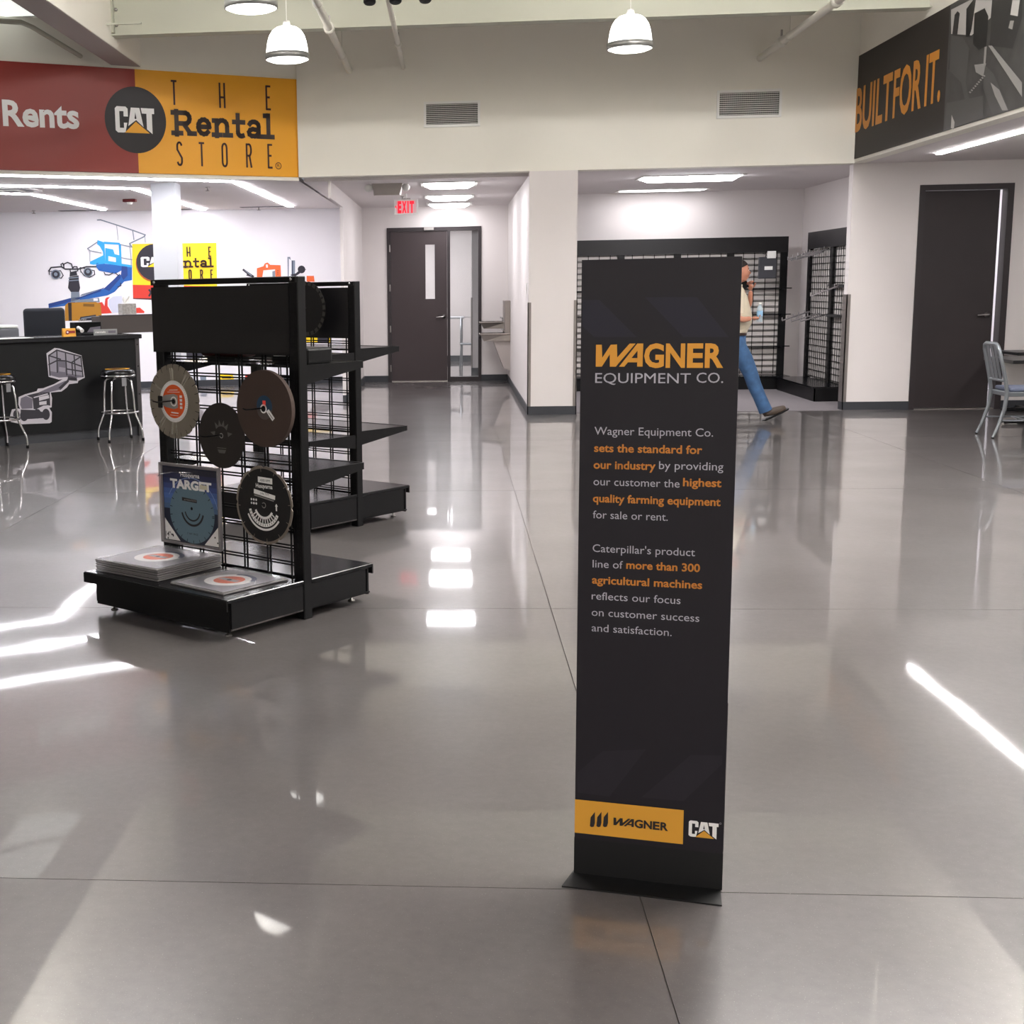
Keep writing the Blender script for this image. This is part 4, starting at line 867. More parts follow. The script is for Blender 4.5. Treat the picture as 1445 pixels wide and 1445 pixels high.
# ================================================================ MURAL (flat print on the bright wall)
MP = Plane(m0, MU); MP.P[2] = 0
P8 = lambda x, y: (60+x/9.03, 300+y/9.03)
def mm(n_, h_): return mat('mural_'+n_, h_, .5)
cB, cD, cN, cK, cG, cT, cR, cO, cW, cY = mm('sky_blue', '#2aa5e6'), mm('royal_blue', '#1f5fae'), mm('navy_blue', '#1c3f86'), mm('black', '#2a2833'), mm('grey', '#7c8796'), mm('tan', '#b07a1c'), mm('red', '#d63a2c'), mm('orange', '#ee6a35'), mm('white', '#eceaf0'), mm('yellow', '#fbd420')
def mural(name, label, polys, lines=(), discs=()):
    t = thing(name, label, 'mural', (0, 0, 0)); mb = MB(); i = 0
    for pts, m_ in polys: i += 1; mb.ppoly(MP, [P8(*p) for p in pts], m_, .003+.0006*i)
    for pts, w_, m_ in lines: i += 1; mb.pline(MP, [P8(*p) for p in pts], w_, m_, .004+.0006*i)
    for (x, y, r), m_ in discs:
        i += 1; c_ = MP.uv(*P8(x, y)); e_ = MP.uv(*P8(x+r, y)); mb.disc(MP, c_, abs(e_[0]-c_[0]), m_, .005+.0006*i, 28)
    mb.build('print', t); return t
mural('boom_lift_mural', 'blue boom lift print rising behind the counter on the white wall',
    [([(75, 1165), (350, 1090), (480, 1075), (740, 985), (800, 960), (960, 800), (1010, 790), (1140, 700), (1140, 860), (1040, 880), (920, 1010), (830, 1055), (480, 1120), (280, 1190), (80, 1215)], cD),
     ([(80, 1160), (360, 1090), (480, 1075), (480, 1100), (80, 1210)], cN), ([(780, 970), (960, 805), (1000, 810), (990, 840), (850, 1000)], cN),
     ([(605, 625), (790, 535), (800, 630), (650, 665), (605, 655)], cB), ([(690, 640), (1140, 690), (1140, 760), (1000, 740), (930, 780), (720, 740), (680, 690)], cD),
     ([(660, 665), (800, 620), (1140, 670), (1140, 700), (800, 650)], cB), ([(700, 350), (790, 380), (800, 620), (780, 620), (770, 500), (730, 430), (695, 400)], cB),
     ([(800, 450), (900, 470), (920, 530), (985, 545), (985, 655), (800, 625)], cB), ([(840, 555), (935, 575), (935, 630), (840, 615)], cW),
     ([(780, 370), (985, 385), (985, 410), (790, 400)], cB), ([(970, 400), (1000, 400), (1010, 650), (985, 660)], cB),
     ([(1010, 680), (1080, 690), (1085, 800), (1030, 860), (1000, 800)], cN), ([(500, 1040), (740, 970), (740, 985), (480, 1065)], cG), ([(480, 1075), (740, 985), (745, 1000), (490, 1090)], cN)],
    [([(700, 95), (740, 93), (950, 160), (1160, 230), (1310, 285), (1290, 310), (1110, 395), (1140, 440)], .018, cG), ([(1150, 235), (1165, 345)], .014, cG), ([(945, 165), (965, 350)], .008, cG), ([(600, 480), (575, 460), (700, 375)], .014, cG),
     ([(600, 485), (750, 515)], .012, cG), ([(605, 490), (605, 620)], .008, cG), ([(1000, 575), (1140, 600)], .012, cG), ([(1000, 410), (1140, 440)], .014, cG), ([(1110, 400), (1130, 600), (1130, 680)], .01, cG), ([(1305, 290), (1310, 380)], .008, cG),
     ([(785, 760), (800, 790), (850, 795), (900, 770)], .014, cK), ([(930, 770), (965, 800), (985, 790)], .014, cK), ([(960, 950), (1000, 930), (995, 900)], .016, cK), ([(780, 960), (700, 1000), (560, 1050)], .012, cN)])
mural('light_tower_mural', 'tan wheeled light tower print with a black mast, left on the white wall',
    [([(340, 820), (460, 800), (465, 870), (480, 960), (465, 1015), (360, 1010), (325, 960), (335, 880)], cK), ([(365, 1010), (470, 1010), (480, 1140), (360, 1140)], cG), ([(350, 760), (430, 740), (445, 800), (345, 815)], cK),
     ([(290, 1180), (330, 1145), (680, 1140), (740, 1160), (760, 1370), (290, 1380), (285, 1250)], cT), ([(325, 1150), (370, 1150), (375, 1380), (335, 1380)], mm('brown_black', '#2e211d')), ([(520, 1160), (660, 1165), (660, 1200), (520, 1195)], mm('deep_tan', '#7a5312')),
     ([(480, 1330), (680, 1300), (690, 1370), (480, 1380)], cK), ([(480, 1110), (720, 1085), (730, 1140), (480, 1140)], cG), ([(650, 1095), (705, 1095), (705, 1125), (650, 1125)], cW)],
    [([(80, 745), (110, 700), (240, 690), (290, 720), (460, 720), (560, 690), (680, 690)], .022, cK), ([(250, 700), (235, 660), (260, 645), (275, 700)], .016, cK), ([(270, 700), (275, 655), (320, 635), (370, 655), (385, 710)], .018, cK),
     ([(380, 720), (400, 690), (440, 690), (450, 740), (400, 770), (360, 760), (350, 725)], .016, cK), ([(90, 790), (85, 750), (230, 740), (265, 800), (240, 835), (150, 820)], .014, cK), ([(490, 760), (480, 700), (660, 740), (665, 790), (600, 825), (530, 800), (490, 750)], .014, cK),
     ([(335, 835), (460, 825)], .014, cG), ([(335, 870), (460, 860)], .014, cG), ([(500, 1350), (640, 1330)], .016, cG)],
    [((170, 788, 62), cG), ((170, 788, 48), cK), ((170, 785, 24), cG), ((580, 760, 58), cG), ((580, 760, 46), cK), ((580, 750, 24), cG)])
mural('concrete_saw_mural', 'red and white machine print low on the white wall beside the tan tower',
    [([(610, 1280), (680, 1250), (690, 1150), (760, 1140), (790, 1190), (800, 1100), (820, 1080), (860, 1075), (830, 1110), (830, 1190), (885, 1280), (740, 1290), (720, 1380), (690, 1370), (690, 1290)], cR), ([(845, 1110), (900, 1070), (1010, 1060), (1030, 1270), (890, 1280), (840, 1180)], mm('pale_grey', '#cfd2e2'))])
MB().ppoly(MP, [P8(*p) for p in [(1190, 1215), (1240, 1210), (1300, 1260), (1295, 1280), (1190, 1280)]], cR, .004).build('rear_print', bpy.data.objects['concrete_saw_mural'])
t = mural('store_logo_mural', 'yellow and red store logo print behind the white column',
    [([(1142, 400), (2215, 385), (2225, 940), (1150, 920)], cY), ([(1150, 920), (2225, 940), (2228, 1110), (1155, 1090)], cR), ([(1155, 1090), (1400, 1090), (1400, 1112), (1155, 1100)], mm('maroon', '#5a2428'))],
    [([(1360, 985), (1400, 1040)], .03, cK), ([(1400, 985), (1360, 1060)], .03, cK)],
    [((1425, 650, 236), mm('burnt_orange', '#b4581a')), ((1430, 635, 232), cK)])
mb = MB(); Wm = lambda x, y: MP.uv(*P8(x, y)); cat_logo(mb, MP, Wm(1255, 690)[0], Wm(1600, 690)[0], Wm(1255, 695)[1], Wm(1255, 565)[1], cW, cY, cK, .016)
E3 = lambda x, y: MP.uv(220+x/6.568, 235+y/6.568)
slab(mb, MP, 'Rental', E3(80, 935)[0], E3(532, 935)[0], E3(300, 935)[1], E3(300, 850)[1]-E3(300, 935)[1], mm('print_brown', '#3d2118'), .016)
for ch, x0, x1, y0, y1 in (('T', 100, 120, 835, 750), ('H', 290, 318, 832, 748), ('E', 490, 508, 832, 748), ('S', 110, 130, 1045, 960), ('T', 205, 225, 1045, 960), ('O', 308, 330, 1045, 960), ('R', 415, 435, 1045, 960), ('E', 510, 526, 1045, 960)):
    strokes(mb, MP, THIN[ch], E3(x0, y0)[0], E3(x1, y0)[0], E3(x0, y0)[1], E3(x0, y1)[1], .02, mm('print_brown', '#3d2118'), .016)
mb.build('lettering', t)
P9 = lambda x, y: (330+x/10.32, 350+y/10.32)
t = thing('lifting_clamp_mural', 'orange lifting clamp and steel rollers printed on the wall above the rack', 'mural', (0, 0, 0)); mb = MB()
def p9(pts, m_, o): mb.ppoly(MP, [P9(*p) for p in pts], m_, o)
p9([(335, 295), (430, 265), (450, 225), (490, 210), (530, 245), (680, 250), (690, 480), (610, 480), (600, 310), (430, 325), (405, 480), (335, 480)], cO, .003)
p9([(465, 240), (495, 240), (495, 285), (470, 285)], cW, .004); p9([(560, 340), (600, 330), (605, 480), (565, 480)], cG, .0045)
p9([(120, 320), (140, 300), (300, 410), (280, 430), (180, 400), (190, 380)], cK, .003); p9([(150, 320), (170, 325), (270, 400), (250, 405)], cG, .004)
p9([(780, 130), (820, 130), (830, 180), (890, 180), (890, 480), (785, 480)], cG, .003); p9([(800, 150), (840, 185), (840, 480), (800, 480)], cW, .004); p9([(845, 185), (860, 185), (860, 480), (845, 480)], mm('steel_blue', '#3b4258'), .0045)
p9([(820, 390), (900, 370), (970, 310), (990, 350), (900, 410), (830, 400)], cK, .006); p9([(1060, 405), (1165, 405), (1175, 490), (1060, 490)], cO, .003)
c_ = MP.uv(*P9(985, 312)); e_ = MP.uv(*P9(1040, 312)); mb.disc(MP, c_, e_[0]-c_[0], cK, .007, 20); c_ = MP.uv(*P9(1045, 315)); mb.disc(MP, c_, e_[0]-c_[0], cK, .0075, 20)
for x, y in ((640, 330), (640, 355), (640, 380)): mb.disc(MP, MP.uv(*P9(x, y)), .008, cK, .0048, 8)
mb.build('print', t)
t = thing('small_machines_mural', 'small yellow and grey machine prints low on the wall, seen through the rack', 'mural', (0, 0, 0)); mb = MB()
def pp(pts, m_, o=.003): mb.ppoly(MP, pts, m_, o)
pp([(310, 528), (328, 527), (331, 540), (326, 547), (310, 545)], cY); pp([(313, 531), (326, 531), (326, 534), (313, 534)], cK, .004); pp([(313, 538), (325, 538), (325, 541), (313, 541)], cK, .004)
pp([(282, 530), (291, 530), (291, 545), (284, 545)], cG); pp([(346, 528), (353, 528), (353, 538), (346, 538)], cR); pp([(425, 470), (466, 470), (466, 483), (425, 483)], cY); pp([(448, 473), (463, 474), (464, 484), (448, 484)], cK, .004); pp([(425, 492), (445, 492), (445, 498), (425, 498)], cR); pp([(435, 500), (465, 500), (465, 510), (440, 511)], cK, .0035)
pp([(255, 496), (288, 497), (284, 512), (262, 510)], cK)
mb.build('print', t)

# ceiling bits in the rental area
p = fl(183, 281, CZ); t = thing('fire_alarm', 'red fire alarm strobe on the ceiling left of the white column', 'alarm', tuple(p))
MB().rbox((-.09, -.05, -.04), (.09, .05, 0), .006, mat('alarm_red', '#6b1218', .4), 1).build('housing', t); MB().lathe([(0, -.075), (.03, -.07), (.04, -.05), (.042, -.04)], WHITEP, n=16).build('strobe_lens', t)
def head(px, py, z, label):
    p = fl(px, py, z); t = thing('ceiling_sprinkler', label, 'sprinkler', tuple(p), 0, 'sprinkler heads in the ceilings')
    MB().lathe([(0, 0), (.03, 0), (.03, -.006), (.012, -.01), (.008, -.04), (.03, -.045), (.03, -.05), (0, -.052)], STEEL, n=12).build('head', t)
head(293, 264, CZ, 'dark sprinkler head in the ceiling right of the white column'); head(47.5, 297, CZ, 'small sprinkler head near the far left of the counter ceiling'); head(365, 292, CZ, 'sprinkler head over the wall mural near the ceiling slot'); head(568, 277, CZ, 'sprinkler head directly above the exit sign')
for a_, b_, lb in (((87, 298), (145, 297), 'dark linear slot diffuser above the blue lift mural'), ((341, 293), (403, 292), 'dark linear slot diffuser above the orange clamp mural'), ((254, 296), (273, 295.5), 'short visible slot diffuser right of the white column')):
    p = fl(*a_, CZ); q = fl(*b_, CZ); q[1] = p[1] = min(p[1], q[1])-.12
    t = thing('slot_diffuser', lb, 'vent', (p[0], p[1], CZ), 0, 'slot diffusers in the rental ceiling')
    MB().box((0, -.08, -.006), (q[0]-p[0], .08, 0), mat('slot_grey', '#77757a', .5)).build('grille', t)
    MB().box((.02, -.02, -.008), (q[0]-p[0]-.02, .02, -.006), DARK).build('slot', t)
t = thing('ceiling_diffuser', 'square white ceiling diffuser at the far left above the counter', 'vent', (*fl(15, 267, CZ)[:2], CZ))
for k_, r_ in enumerate((.3, .22, .14, .07)): MB().box((-r_, -r_, -.012-.006*k_), (r_, r_, -.006*k_), WHITEP if k_ % 2 == 0 else mat('slot_grey')).build('louvre_ring', t)

# ================================================================ EXIT SIGN, EMERGENCY LIGHT
t = thing('exit_sign', 'white EXIT sign with glowing red letters hung from the corridor ceiling', 'sign', (-.61, 18.6, 2.52))
MB().rbox((-.165, -.012, 0), (.165, .03, .2), .004, WHITEP, 1).build('housing', t); MB().box((-.06, -.01, .2), (.06, .02, .215), STEEL).tube([(0, 0, .21), (0, 0, .28)], .012, WHITEP, 8).build('ceiling_mount', t)
EXR = mat('exit_red', '#e0142a', .5, emit=.45); EXP = mat('exit_pink_face', '#f6ccd0', .5)
mb = MB(); mb.poly(lp, [(-.14, .02), (.14, .02), (.14, .18), (-.14, .18)], EXP, .013)
for ch, x0, x1 in (('E', -.115, -.065), ('X', -.055, .005), ('I', .018, .036), ('T', .048, .11)): mb.text(ch, lp, x0, x1, .028, .145, EXR, bold=.06, o=.015)
mb.poly(lp, [(-.155, .1), (-.13, .125), (-.13, .075)], EXR, .016); mb.build('lettering', t)
t = thing('emergency_light', 'white emergency light unit with two heads on the corridor ceiling', 'light', (-.78, 16.75, CZ))
MB().hexa([(-.15, -.05, -.14), (.15, -.05, -.14), (.17, .05, -.14), (-.17, .05, -.14), (-.19, -.06, 0), (.19, -.06, 0), (.19, .06, 0), (-.19, .06, 0)], mat('emergency_grey', '#b3aca6', .5)).build('housing', t)
for x in (-.23, .23): MB().lathe([(0, -.04), (.04, -.035), (.05, .0), (.03, .03), (0, .035)], WHITEP, (x, -.02, -.05), 14, axis=(0, .9, .3)).tube([(x*.78, 0, -.03), (x, 0, -.05)], .01, WHITEP, 6).build('lamp_head', t)
t = thing('light_switch', 'white light switch plate on the corridor side of the column', 'switch', (.915, 16.3, 1.5)); MB().rbox((-.008, -.04, -.06), (0, .04, .06), .002, WHITEP, 1).build('plate', t); MB().box((-.012, -.01, -.02), (-.008, .01, .02), WHITEP).build('rocker', t)

# ================================================================ DOORS
FR_ = mat('door_frame_bronze', '#2d2628', .45)
t = struct('door_1', MB().box((-1.03, DY-.02, 0), (-.975, DY+.13, 2.475), FR_).box((.44, DY-.02, 0), (.49, DY+.13, 2.475), FR_).box((-.975, DY-.02, 2.415), (.44, DY+.13, 2.475), FR_).box((-.06, DY-.02, 0), (-.012, DY+.13, 2.415), FR_).box((-.012, DY-.02, 0), (.44, DY+.13, .07), FR_), 'dark bronze door with glass sidelight at the corridor end')
DLM = mat('door_leaf_brown', '#3b3132', .5)
mb = MB()
for a_, b_ in (((-.972, .01), (-.41, 2.412)), ((-.26, .01), (-.063, 2.412)), ((-.41, .01), (-.26, 1.335)), ((-.41, 2.2), (-.26, 2.412))): mb.box((a_[0], DY, a_[1]), (b_[0], DY+.045, b_[1]), DLM)
leaf = mb.build('door_leaf', t)
GLS = mat('clear_glass', '#f4f8f8', .02, alpha=.05, spec=.5)
MB().box((-.41, DY+.018, 1.335), (-.26, DY+.026, 2.2), GLS).build('pane', leaf)
MB().lathe([(0, 0), (.033, 0), (.033, .008), (.012, .012), (.012, .05)], STEEL, (-.12, DY, 1.045), 16, axis=(0, -1, 0)).tube([(-.12, DY-.05, 1.045), (-.16, DY-.055, 1.045), (-.24, DY-.045, 1.04)], [.013, .012, .009], STEEL, 10).build('lever_handle', leaf)
for z in (2.15, 1.52, .86, .22): MB().tube([(-.985, DY-.022, z-.055), (-.985, DY-.022, z+.055)], .012, STEEL, 8).build('hinge', t)
MB().box((-.97, DY-.03, .0), (-.06, DY+.06, .012), STEEL).build('threshold', t)
MB().rbox((-.43, DY-.05, 2.425), (-.27, DY-.02, 2.47), .004, STEEL, 1).build('door_closer', t)
MB().box((-.012, DY+.05, .07), (.44, DY+.058, 2.415), GLS).build('sidelight_pane', t)
t = struct('door_2', MB().box((5.385, RY-.02, 0), (5.445, RY+.14, 2.588), FR_).box((6.36, RY-.02, 0), (6.43, RY+.14, 2.588), FR_).box((5.445, RY-.02, 2.525), (6.36, RY+.14, 2.588), FR_), 'dark laminate door standing slightly ajar in the right wall')
leaf = MB().box((5.448, RY+.05, .012), (6.3, RY+.095, 2.52), mat('door_laminate_wood', '#2c2526', .5, var=.2, vs=3.)).build('door_leaf', t)
MB().lathe([(0, 0), (.033, 0), (.033, .008), (.012, .012), (.012, .05)], STEEL, (6.24, RY+.05, 1.1), 16, axis=(0, -1, 0)).tube([(6.24, RY, 1.1), (6.2, RY-.005, 1.1), (6.12, RY+.005, 1.095)], [.013, .012, .009], STEEL, 10).build('lever_handle', leaf)
MB().box((5.445, RY, 0), (6.36, RY+.1, .01), STEEL).build('threshold', t)

# ================================================================ DRINKING FOUNTAIN
t = thing('drinking_fountain', 'two level stainless drinking fountain on the corridor wall', 'fountain', (.915, 20.75, 0), 0); FS = mat('satin_stainless', '#9c948e', .35, metal=.75)
MB().rbox((-.09, .0, .78), (0, .75, 1.3), .01, FS, 1).build('back_panel', t)
def basin(y0, y1, z0, z1, d): 
    m_ = MB().hexa([(-d+.06, y0+.03, z0), (0, y0, z0), (0, y1, z0), (-d+.06, y1-.03, z0), (-d, y0, z1), (0, y0, z1), (0, y1, z1), (-d, y1, z1)], FS)
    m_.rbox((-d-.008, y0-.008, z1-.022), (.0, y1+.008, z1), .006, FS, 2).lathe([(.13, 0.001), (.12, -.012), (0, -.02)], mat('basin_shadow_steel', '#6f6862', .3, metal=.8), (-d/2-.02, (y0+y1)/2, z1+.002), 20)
    b_ = m_.build('basin', t); MB().tube([(-.09, (y0+y1)/2, z1), (-.1, (y0+y1)/2, z1+.05), (-.14, (y0+y1)/2, z1+.06)], .012, CHROME, 8).build('bubbler', b_)
    MB().rbox((-d-.012, (y0+y1)/2-.06, z0+.04), (-d+.005, (y0+y1)/2+.06, z1-.04), .004, BLACK, 1).build('push_bar', b_)
basin(.38, .75, .86, .97, .46); basin(.0, .37, .68, .80, .47)
MB().hexa([(-.22, .05, .68), (0, .05, .68), (0, .7, .68), (-.22, .7, .68), (-.3, .05, .69), (0, .05, .69), (0, .7, .69), (-.3, .7, .69)], FS).hexa([(-.1, .05, .26), (0, .05, .22), (0, .7, .22), (-.1, .7, .26), (-.26, .05, .68), (0, .05, .68), (0, .7, .68), (-.26, .7, .68)], mat('fountain_apron', '#b4aba6', .45, metal=.3)).build('apron', t)

# things seen through the sidelight
t = thing('metal_stool_chair', 'silver metal chair seen through the glass sidelight', 'chair', (.36, 24.9, 0))
MB().rbox((-.2, -.2, .45), (.2, .2, .48), .01, ALU, 1).build('seat', t)
MB().tube([(-.18, .2, .45), (-.18, .24, .95), (.18, .24, .95), (.18, .2, .45)], .014, ALU, 8).build('backrest', t)
for a_, b_ in ((-1, -1), (1, -1), (1, 1), (-1, 1)): MB().tube([(a_*.17, b_*.17, .45), (a_*.2, b_*.22, 0)], .013, ALU, 8).build('leg', t)
t = thing('side_table', 'pale table on metal legs seen through the glass sidelight', 'table', (-.15, 26.3, 0))
MB().rbox((-.45, -.3, .9), (.4, .3, .94), .008, mat('table_pale_grey', '#a7a9ab', .4), 1).build('tabletop', t)
for a_, b_ in ((-.4, -.26), (.36, -.26), (.36, .26), (-.4, .26)): MB().tube([(a_, b_, 0), (a_, b_, .9)], .016, ALU, 8).build('leg', t)

# ================================================================ BACK ROOM GONDOLAS
BACKW = mat('gondola_back_grey', '#bdb8b4', .6)
t = thing('wall_gondola', 'long black wall gondola with wire panels along the back room wall', 'rack', (0, 19.7, 0), 0, 'black wall gondolas in the back room')
X0, X1 = 1.62, 4.8; ups = (1.62, 2.4, 3.2, 3.95, 4.7)
MB().box((X0, -.05, 1.93), (X1, -.03, 2.15), BLACKP).build('header_panel', t)
for x in ups: MB().box((x, -.04, 0), (x+.1, .02, 2.15), BLACK).build('upright', t)
m_ = MB(); z = .22
while z < 1.93:
    m_.box((X0, -.012, z-.003), (X1, -.006, z+.004), WIRE); m_.box((X0, -.012, z+.014), (X1, -.006, z+.02), WIRE); z += .085
x = X0+.05
while x < X1: m_.box((x-.0045, -.016, .2), (x+.0045, -.01, 1.93), WIRE); x += .157
tag(m_.build('wire_grid', t), kind='stuff')
MB().box((X0, .0, .2), (X1, .012, 1.93), BACKW).build('back_panel', t)
for z in (1.43, 1.06, .605):
    sh = MB().box((X0, -.09, z-.014), (X1+.06, -.02, z), BLACKS).build('shelf_rail', t)
    for x in ups: MB().box((x+.03, -.2, z-.03), (x+.045, -.03, z-.012), BLACK).build('bracket', sh)
MB().box((X0, -.42, .17), (X1, .0, .19), BLACKS).build('base_deck', t); MB().box((X0, -.4, 0), (X1, -.385, .17), BLACK).build('kick_plate', t)
t = thing('wall_gondola', 'black wall gondola with hook bars on the right wall of the back room', 'rack', (5.0, 17.25, 0), 0, 'black wall gondolas in the back room')
Y1 = 1.95
MB().box((-.05, 0, 1.955), (-.03, Y1, 2.18), BLACKP).build('header_panel', t)
for y in (.0, .72, 1.62, 1.85): 
    if y != 1.62: MB().box((-.04, y, .1), (.03, y+.11, 2.18), BLACK).build('upright', t)
m_ = MB(); z = .22
while z < 1.95: m_.box((-.012, .0, z-.004), (-.006, Y1, z+.004), WIRE); z += .085
y = .05
while y < Y1: m_.box((-.016, y-.005, .2), (-.01, y+.005, 1.95), WIRE); y += .1
tag(m_.build('wire_grid', t), kind='stuff'); MB().box((.0, 0, .2), (.012, Y1, 1.95), BACKW).build('back_panel', t)
MB().box((-.42, .0, .17), (0, Y1, .19), BLACKS).build('base_deck', t); MB().box((-.4, 0, 0), (-.385, Y1, .17), BLACK).box((-.4, -.0, 0), (0, .012, .17), BLACK).build('kick_plate', t)
for y0, z in ((.0, 1.45), (.0, 1.07)): MB().box((-.06, y0, z-.02), (-.04, y0+.85, z+.02), BLACK).build('cross_bar', t)
for (y, z, L_w, dz) in ((1.75, 1.93, .36, -.12), (1.5, 1.9, .38, -.1), (1.2, 1.9, .38, -.09), (.95, 1.93, .34, -.06), (.35, 1.46, .4, -.13), (1.78, 1.1, .4, -.12), (1.3, 1.08, .4, -.1), (1.0, 1.07, .35, -.08)):
    m_ = MB().tube([(-.03, y, z), (-L_w, y, z+dz)], .012, CHROME, 6)
    for k_ in range(1, 6): f = k_/5; m_.tube([(-.03-(L_w-.03)*f, y, z+dz*f), (-.03-(L_w-.03)*f-.0, y, z+dz*f+.045)], .008, CHROME, 5)
    m_.build('waterfall_hook', t)
t = thing('hanging_pouch', 'grey packaged item with a white tag hanging before the back gondola', 'package', (4.43, 19.25, 1.56))
MB().rbox((-.13, -.02, 0), (.12, .02, .3), .012, mat('pouch_grey', '#3a3a3f', .5), 2).build('pouch', t); MB().rbox((-.02, -.03, .28), (.1, -.022, .38), .003, WHITEP, 1).build('price_tag', t); MB().box((-.05, -.024, .12), (.06, -.021, .17), WHITEP).build('label', t)
MB().tube([(0, 0, .28), (.0, .1, .33), (0, .4, .36)], .006, CHROME, 6).build('hook', t)

# ================================================================ ALUMINIUM CHAIR + TABLE
ch = thing('dining_chair', 'brushed aluminium chair with a blue-grey seat pad, facing the tables', 'chair', (5.5, 13.33, 0), R(-91))
# local: +y forward (toward the table)
CB2 = mat('seat_pad_bluegrey', '#5d6478', .6)
MB().rbox((-.2, -.18, .425), (.2, .22, .445), .008, ALU, 2).rbox((-.195, .2, .4), (.195, .225, .44), .005, ALU, 1).rbox((-.205, -.18, .4), (-.185, .21, .44), .004, ALU, 1).rbox((.185, -.18, .4), (.205, .21, .44), .004, ALU, 1).rbox((-.2, -.19, .4), (.2, -.17, .44), .004, ALU, 1).build('seat_frame', ch)
MB().rbox((-.19, -.165, .443), (.19, .215, .485), .018, CB2, 3).build('seat_pad', ch)
def bar(p, w_, d_, mt):
    m_ = MB(); N = len(p); vs = []
    for i in range(N):
        x, y, z = p[i]; vs += [(x-w_/2, y-d_/2, z), (x+w_/2, y-d_/2, z), (x+w_/2, y+d_/2, z), (x-w_/2, y+d_/2, z)]
    fs = [(0, 1, 2, 3)[::-1], tuple(4*(N-1)+j for j in range(4))]
    for i in range(N-1):
        for j in range(4): fs.append((4*i+j, 4*i+(j+1) % 4, 4*i+4+(j+1) % 4, 4*i+4+j))
    return m_.add(vs, fs, mt)
bt = -.19
MB().tube([(-.2, bt, .42), (-.2, bt-.02, .55), (-.195, bt-.06, .72), (-.185, bt-.09, .84), (-.16, bt-.1, .885), (-.12, bt-.1, .9), (.12, bt-.1, .9), (.16, bt-.1, .885), (.185, bt-.09, .84), (.195, bt-.06, .72), (.2, bt-.02, .55), (.2, bt, .42)], .019, ALU, 10).build('back_frame', ch)
for x in (-.09, 0, .09): bar([(x, bt-.025, .55), (x, bt-.065, .72), (x, bt-.1, .89)], .055, .008, ALU).build('back_slat', ch)
MB().tube([(-.2, bt-.02, .55), (.2, bt-.02, .55)], .014, ALU, 8).build('back_rail', ch)
for sx in (-1, 1):
    MB().tube([(sx*.2, bt, .43), (sx*.2, bt-.015, .28), (sx*.205, bt-.07, .1), (sx*.21, bt-.11, .01)], [.02, .019, .016, .014], ALU, 10).lathe([(0, 0), (.014, 0), (.014, .012)], BLACK, (sx*.21, bt-.11, 0), 8).build('leg', ch)
    MB().tube([(sx*.19, .2, .42), (sx*.2, .215, .2), (sx*.205, .23, .01)], [.018, .016, .014], ALU, 10).lathe([(0, 0), (.014, 0), (.014, .012)], BLACK, (sx*.205, .23, 0), 8).build('leg', ch)
    MB().tube([(sx*.202, bt-.05, .17), (sx*.2, .215, .17)], .009, ALU, 8).build('stretcher', ch)
MB().tube([(-.2, .02, .17), (.2, .02, .17)], .009, ALU, 8).build('stretcher', ch)
def table(x, y, z, label, w_=.8):
    t = thing('cafe_table', label, 'table', (x, y, 0), 0, 'black cafe tables at the right edge')
    MB().rbox((-w_/2, -w_/2, z-.035), (w_/2, w_/2, z), .006, mat('table_black', '#1b1b1d', .35), 1).build('tabletop', t)
    MB().rbox((-.04, -.04, .04), (.04, .04, z-.035), .004, BLACK, 1).build('pedestal', t)
    MB().rbox((-.3, -.04, .01), (.3, .04, .045), .008, BLACK, 1).rbox((-.04, -.3, .01), (.04, .3, .045), .008, BLACK, 1).build('cross_base', t)
    for a_, b_ in ((-.28, 0), (.28, 0), (0, -.28), (0, .28)): MB().lathe([(0, 0), (.02, 0), (.02, .012), (0, .012)], STEEL, (a_, b_, 0), 8).build('foot_glide', t)
table(6.1, 14.42, .69, 'nearer black cafe table beside the aluminium chair', .78)
table(6.62, 15.76, .69, 'farther black cafe table against the right wall', .56)

# ================================================================ MAN
def skin(vs, es, mt, mb, sub=2, root=0):
    me = bpy.data.meshes.new('tmp'); me.from_pydata([v[0] for v in vs], es, [])
    ob = bpy.data.objects.new('tmp', me); COL.objects.link(ob); ob.modifiers.new('s', 'SKIN'); sv = me.skin_vertices[0].data
    for i, v in enumerate(vs): r_ = v[1]; sv[i].radius = r_ if isinstance(r_, tuple) else (r_, r_); sv[i].use_root = (i == root)
    ob.modifiers.new('u', 'SUBSURF').levels = sub; ob.modifiers['u'].render_levels = sub
    dg = bpy.context.evaluated_depsgraph_get(); m2 = bpy.data.meshes.new_from_object(ob.evaluated_get(dg))
    mb.add([v.co for v in m2.vertices], [tuple(p.vertices) for p in m2.polygons], mt, True)
    bpy.data.objects.remove(ob); bpy.data.meshes.remove(me); bpy.data.meshes.remove(m2); return mb
MX = 3.11
man = thing('person', 'man in a cream shirt and blue jeans striding behind the totem, phone at his ear', 'person', (MX, 15.1, 0))
SK = mat('skin_tone', '#b98068', .5); HAIR = mat('dark_brown_hair', '#1d1513', .7); SHIRT = mat('cream_shirt', '#cfc4ae', .8, var=.05, vs=12); JEAN = mat('blue_denim', '#3a5a80', .85, var=.45, vs=16, bump=1., bs=14); SHOE = mat('brown_leather_shoe', '#4b3f36', .6)
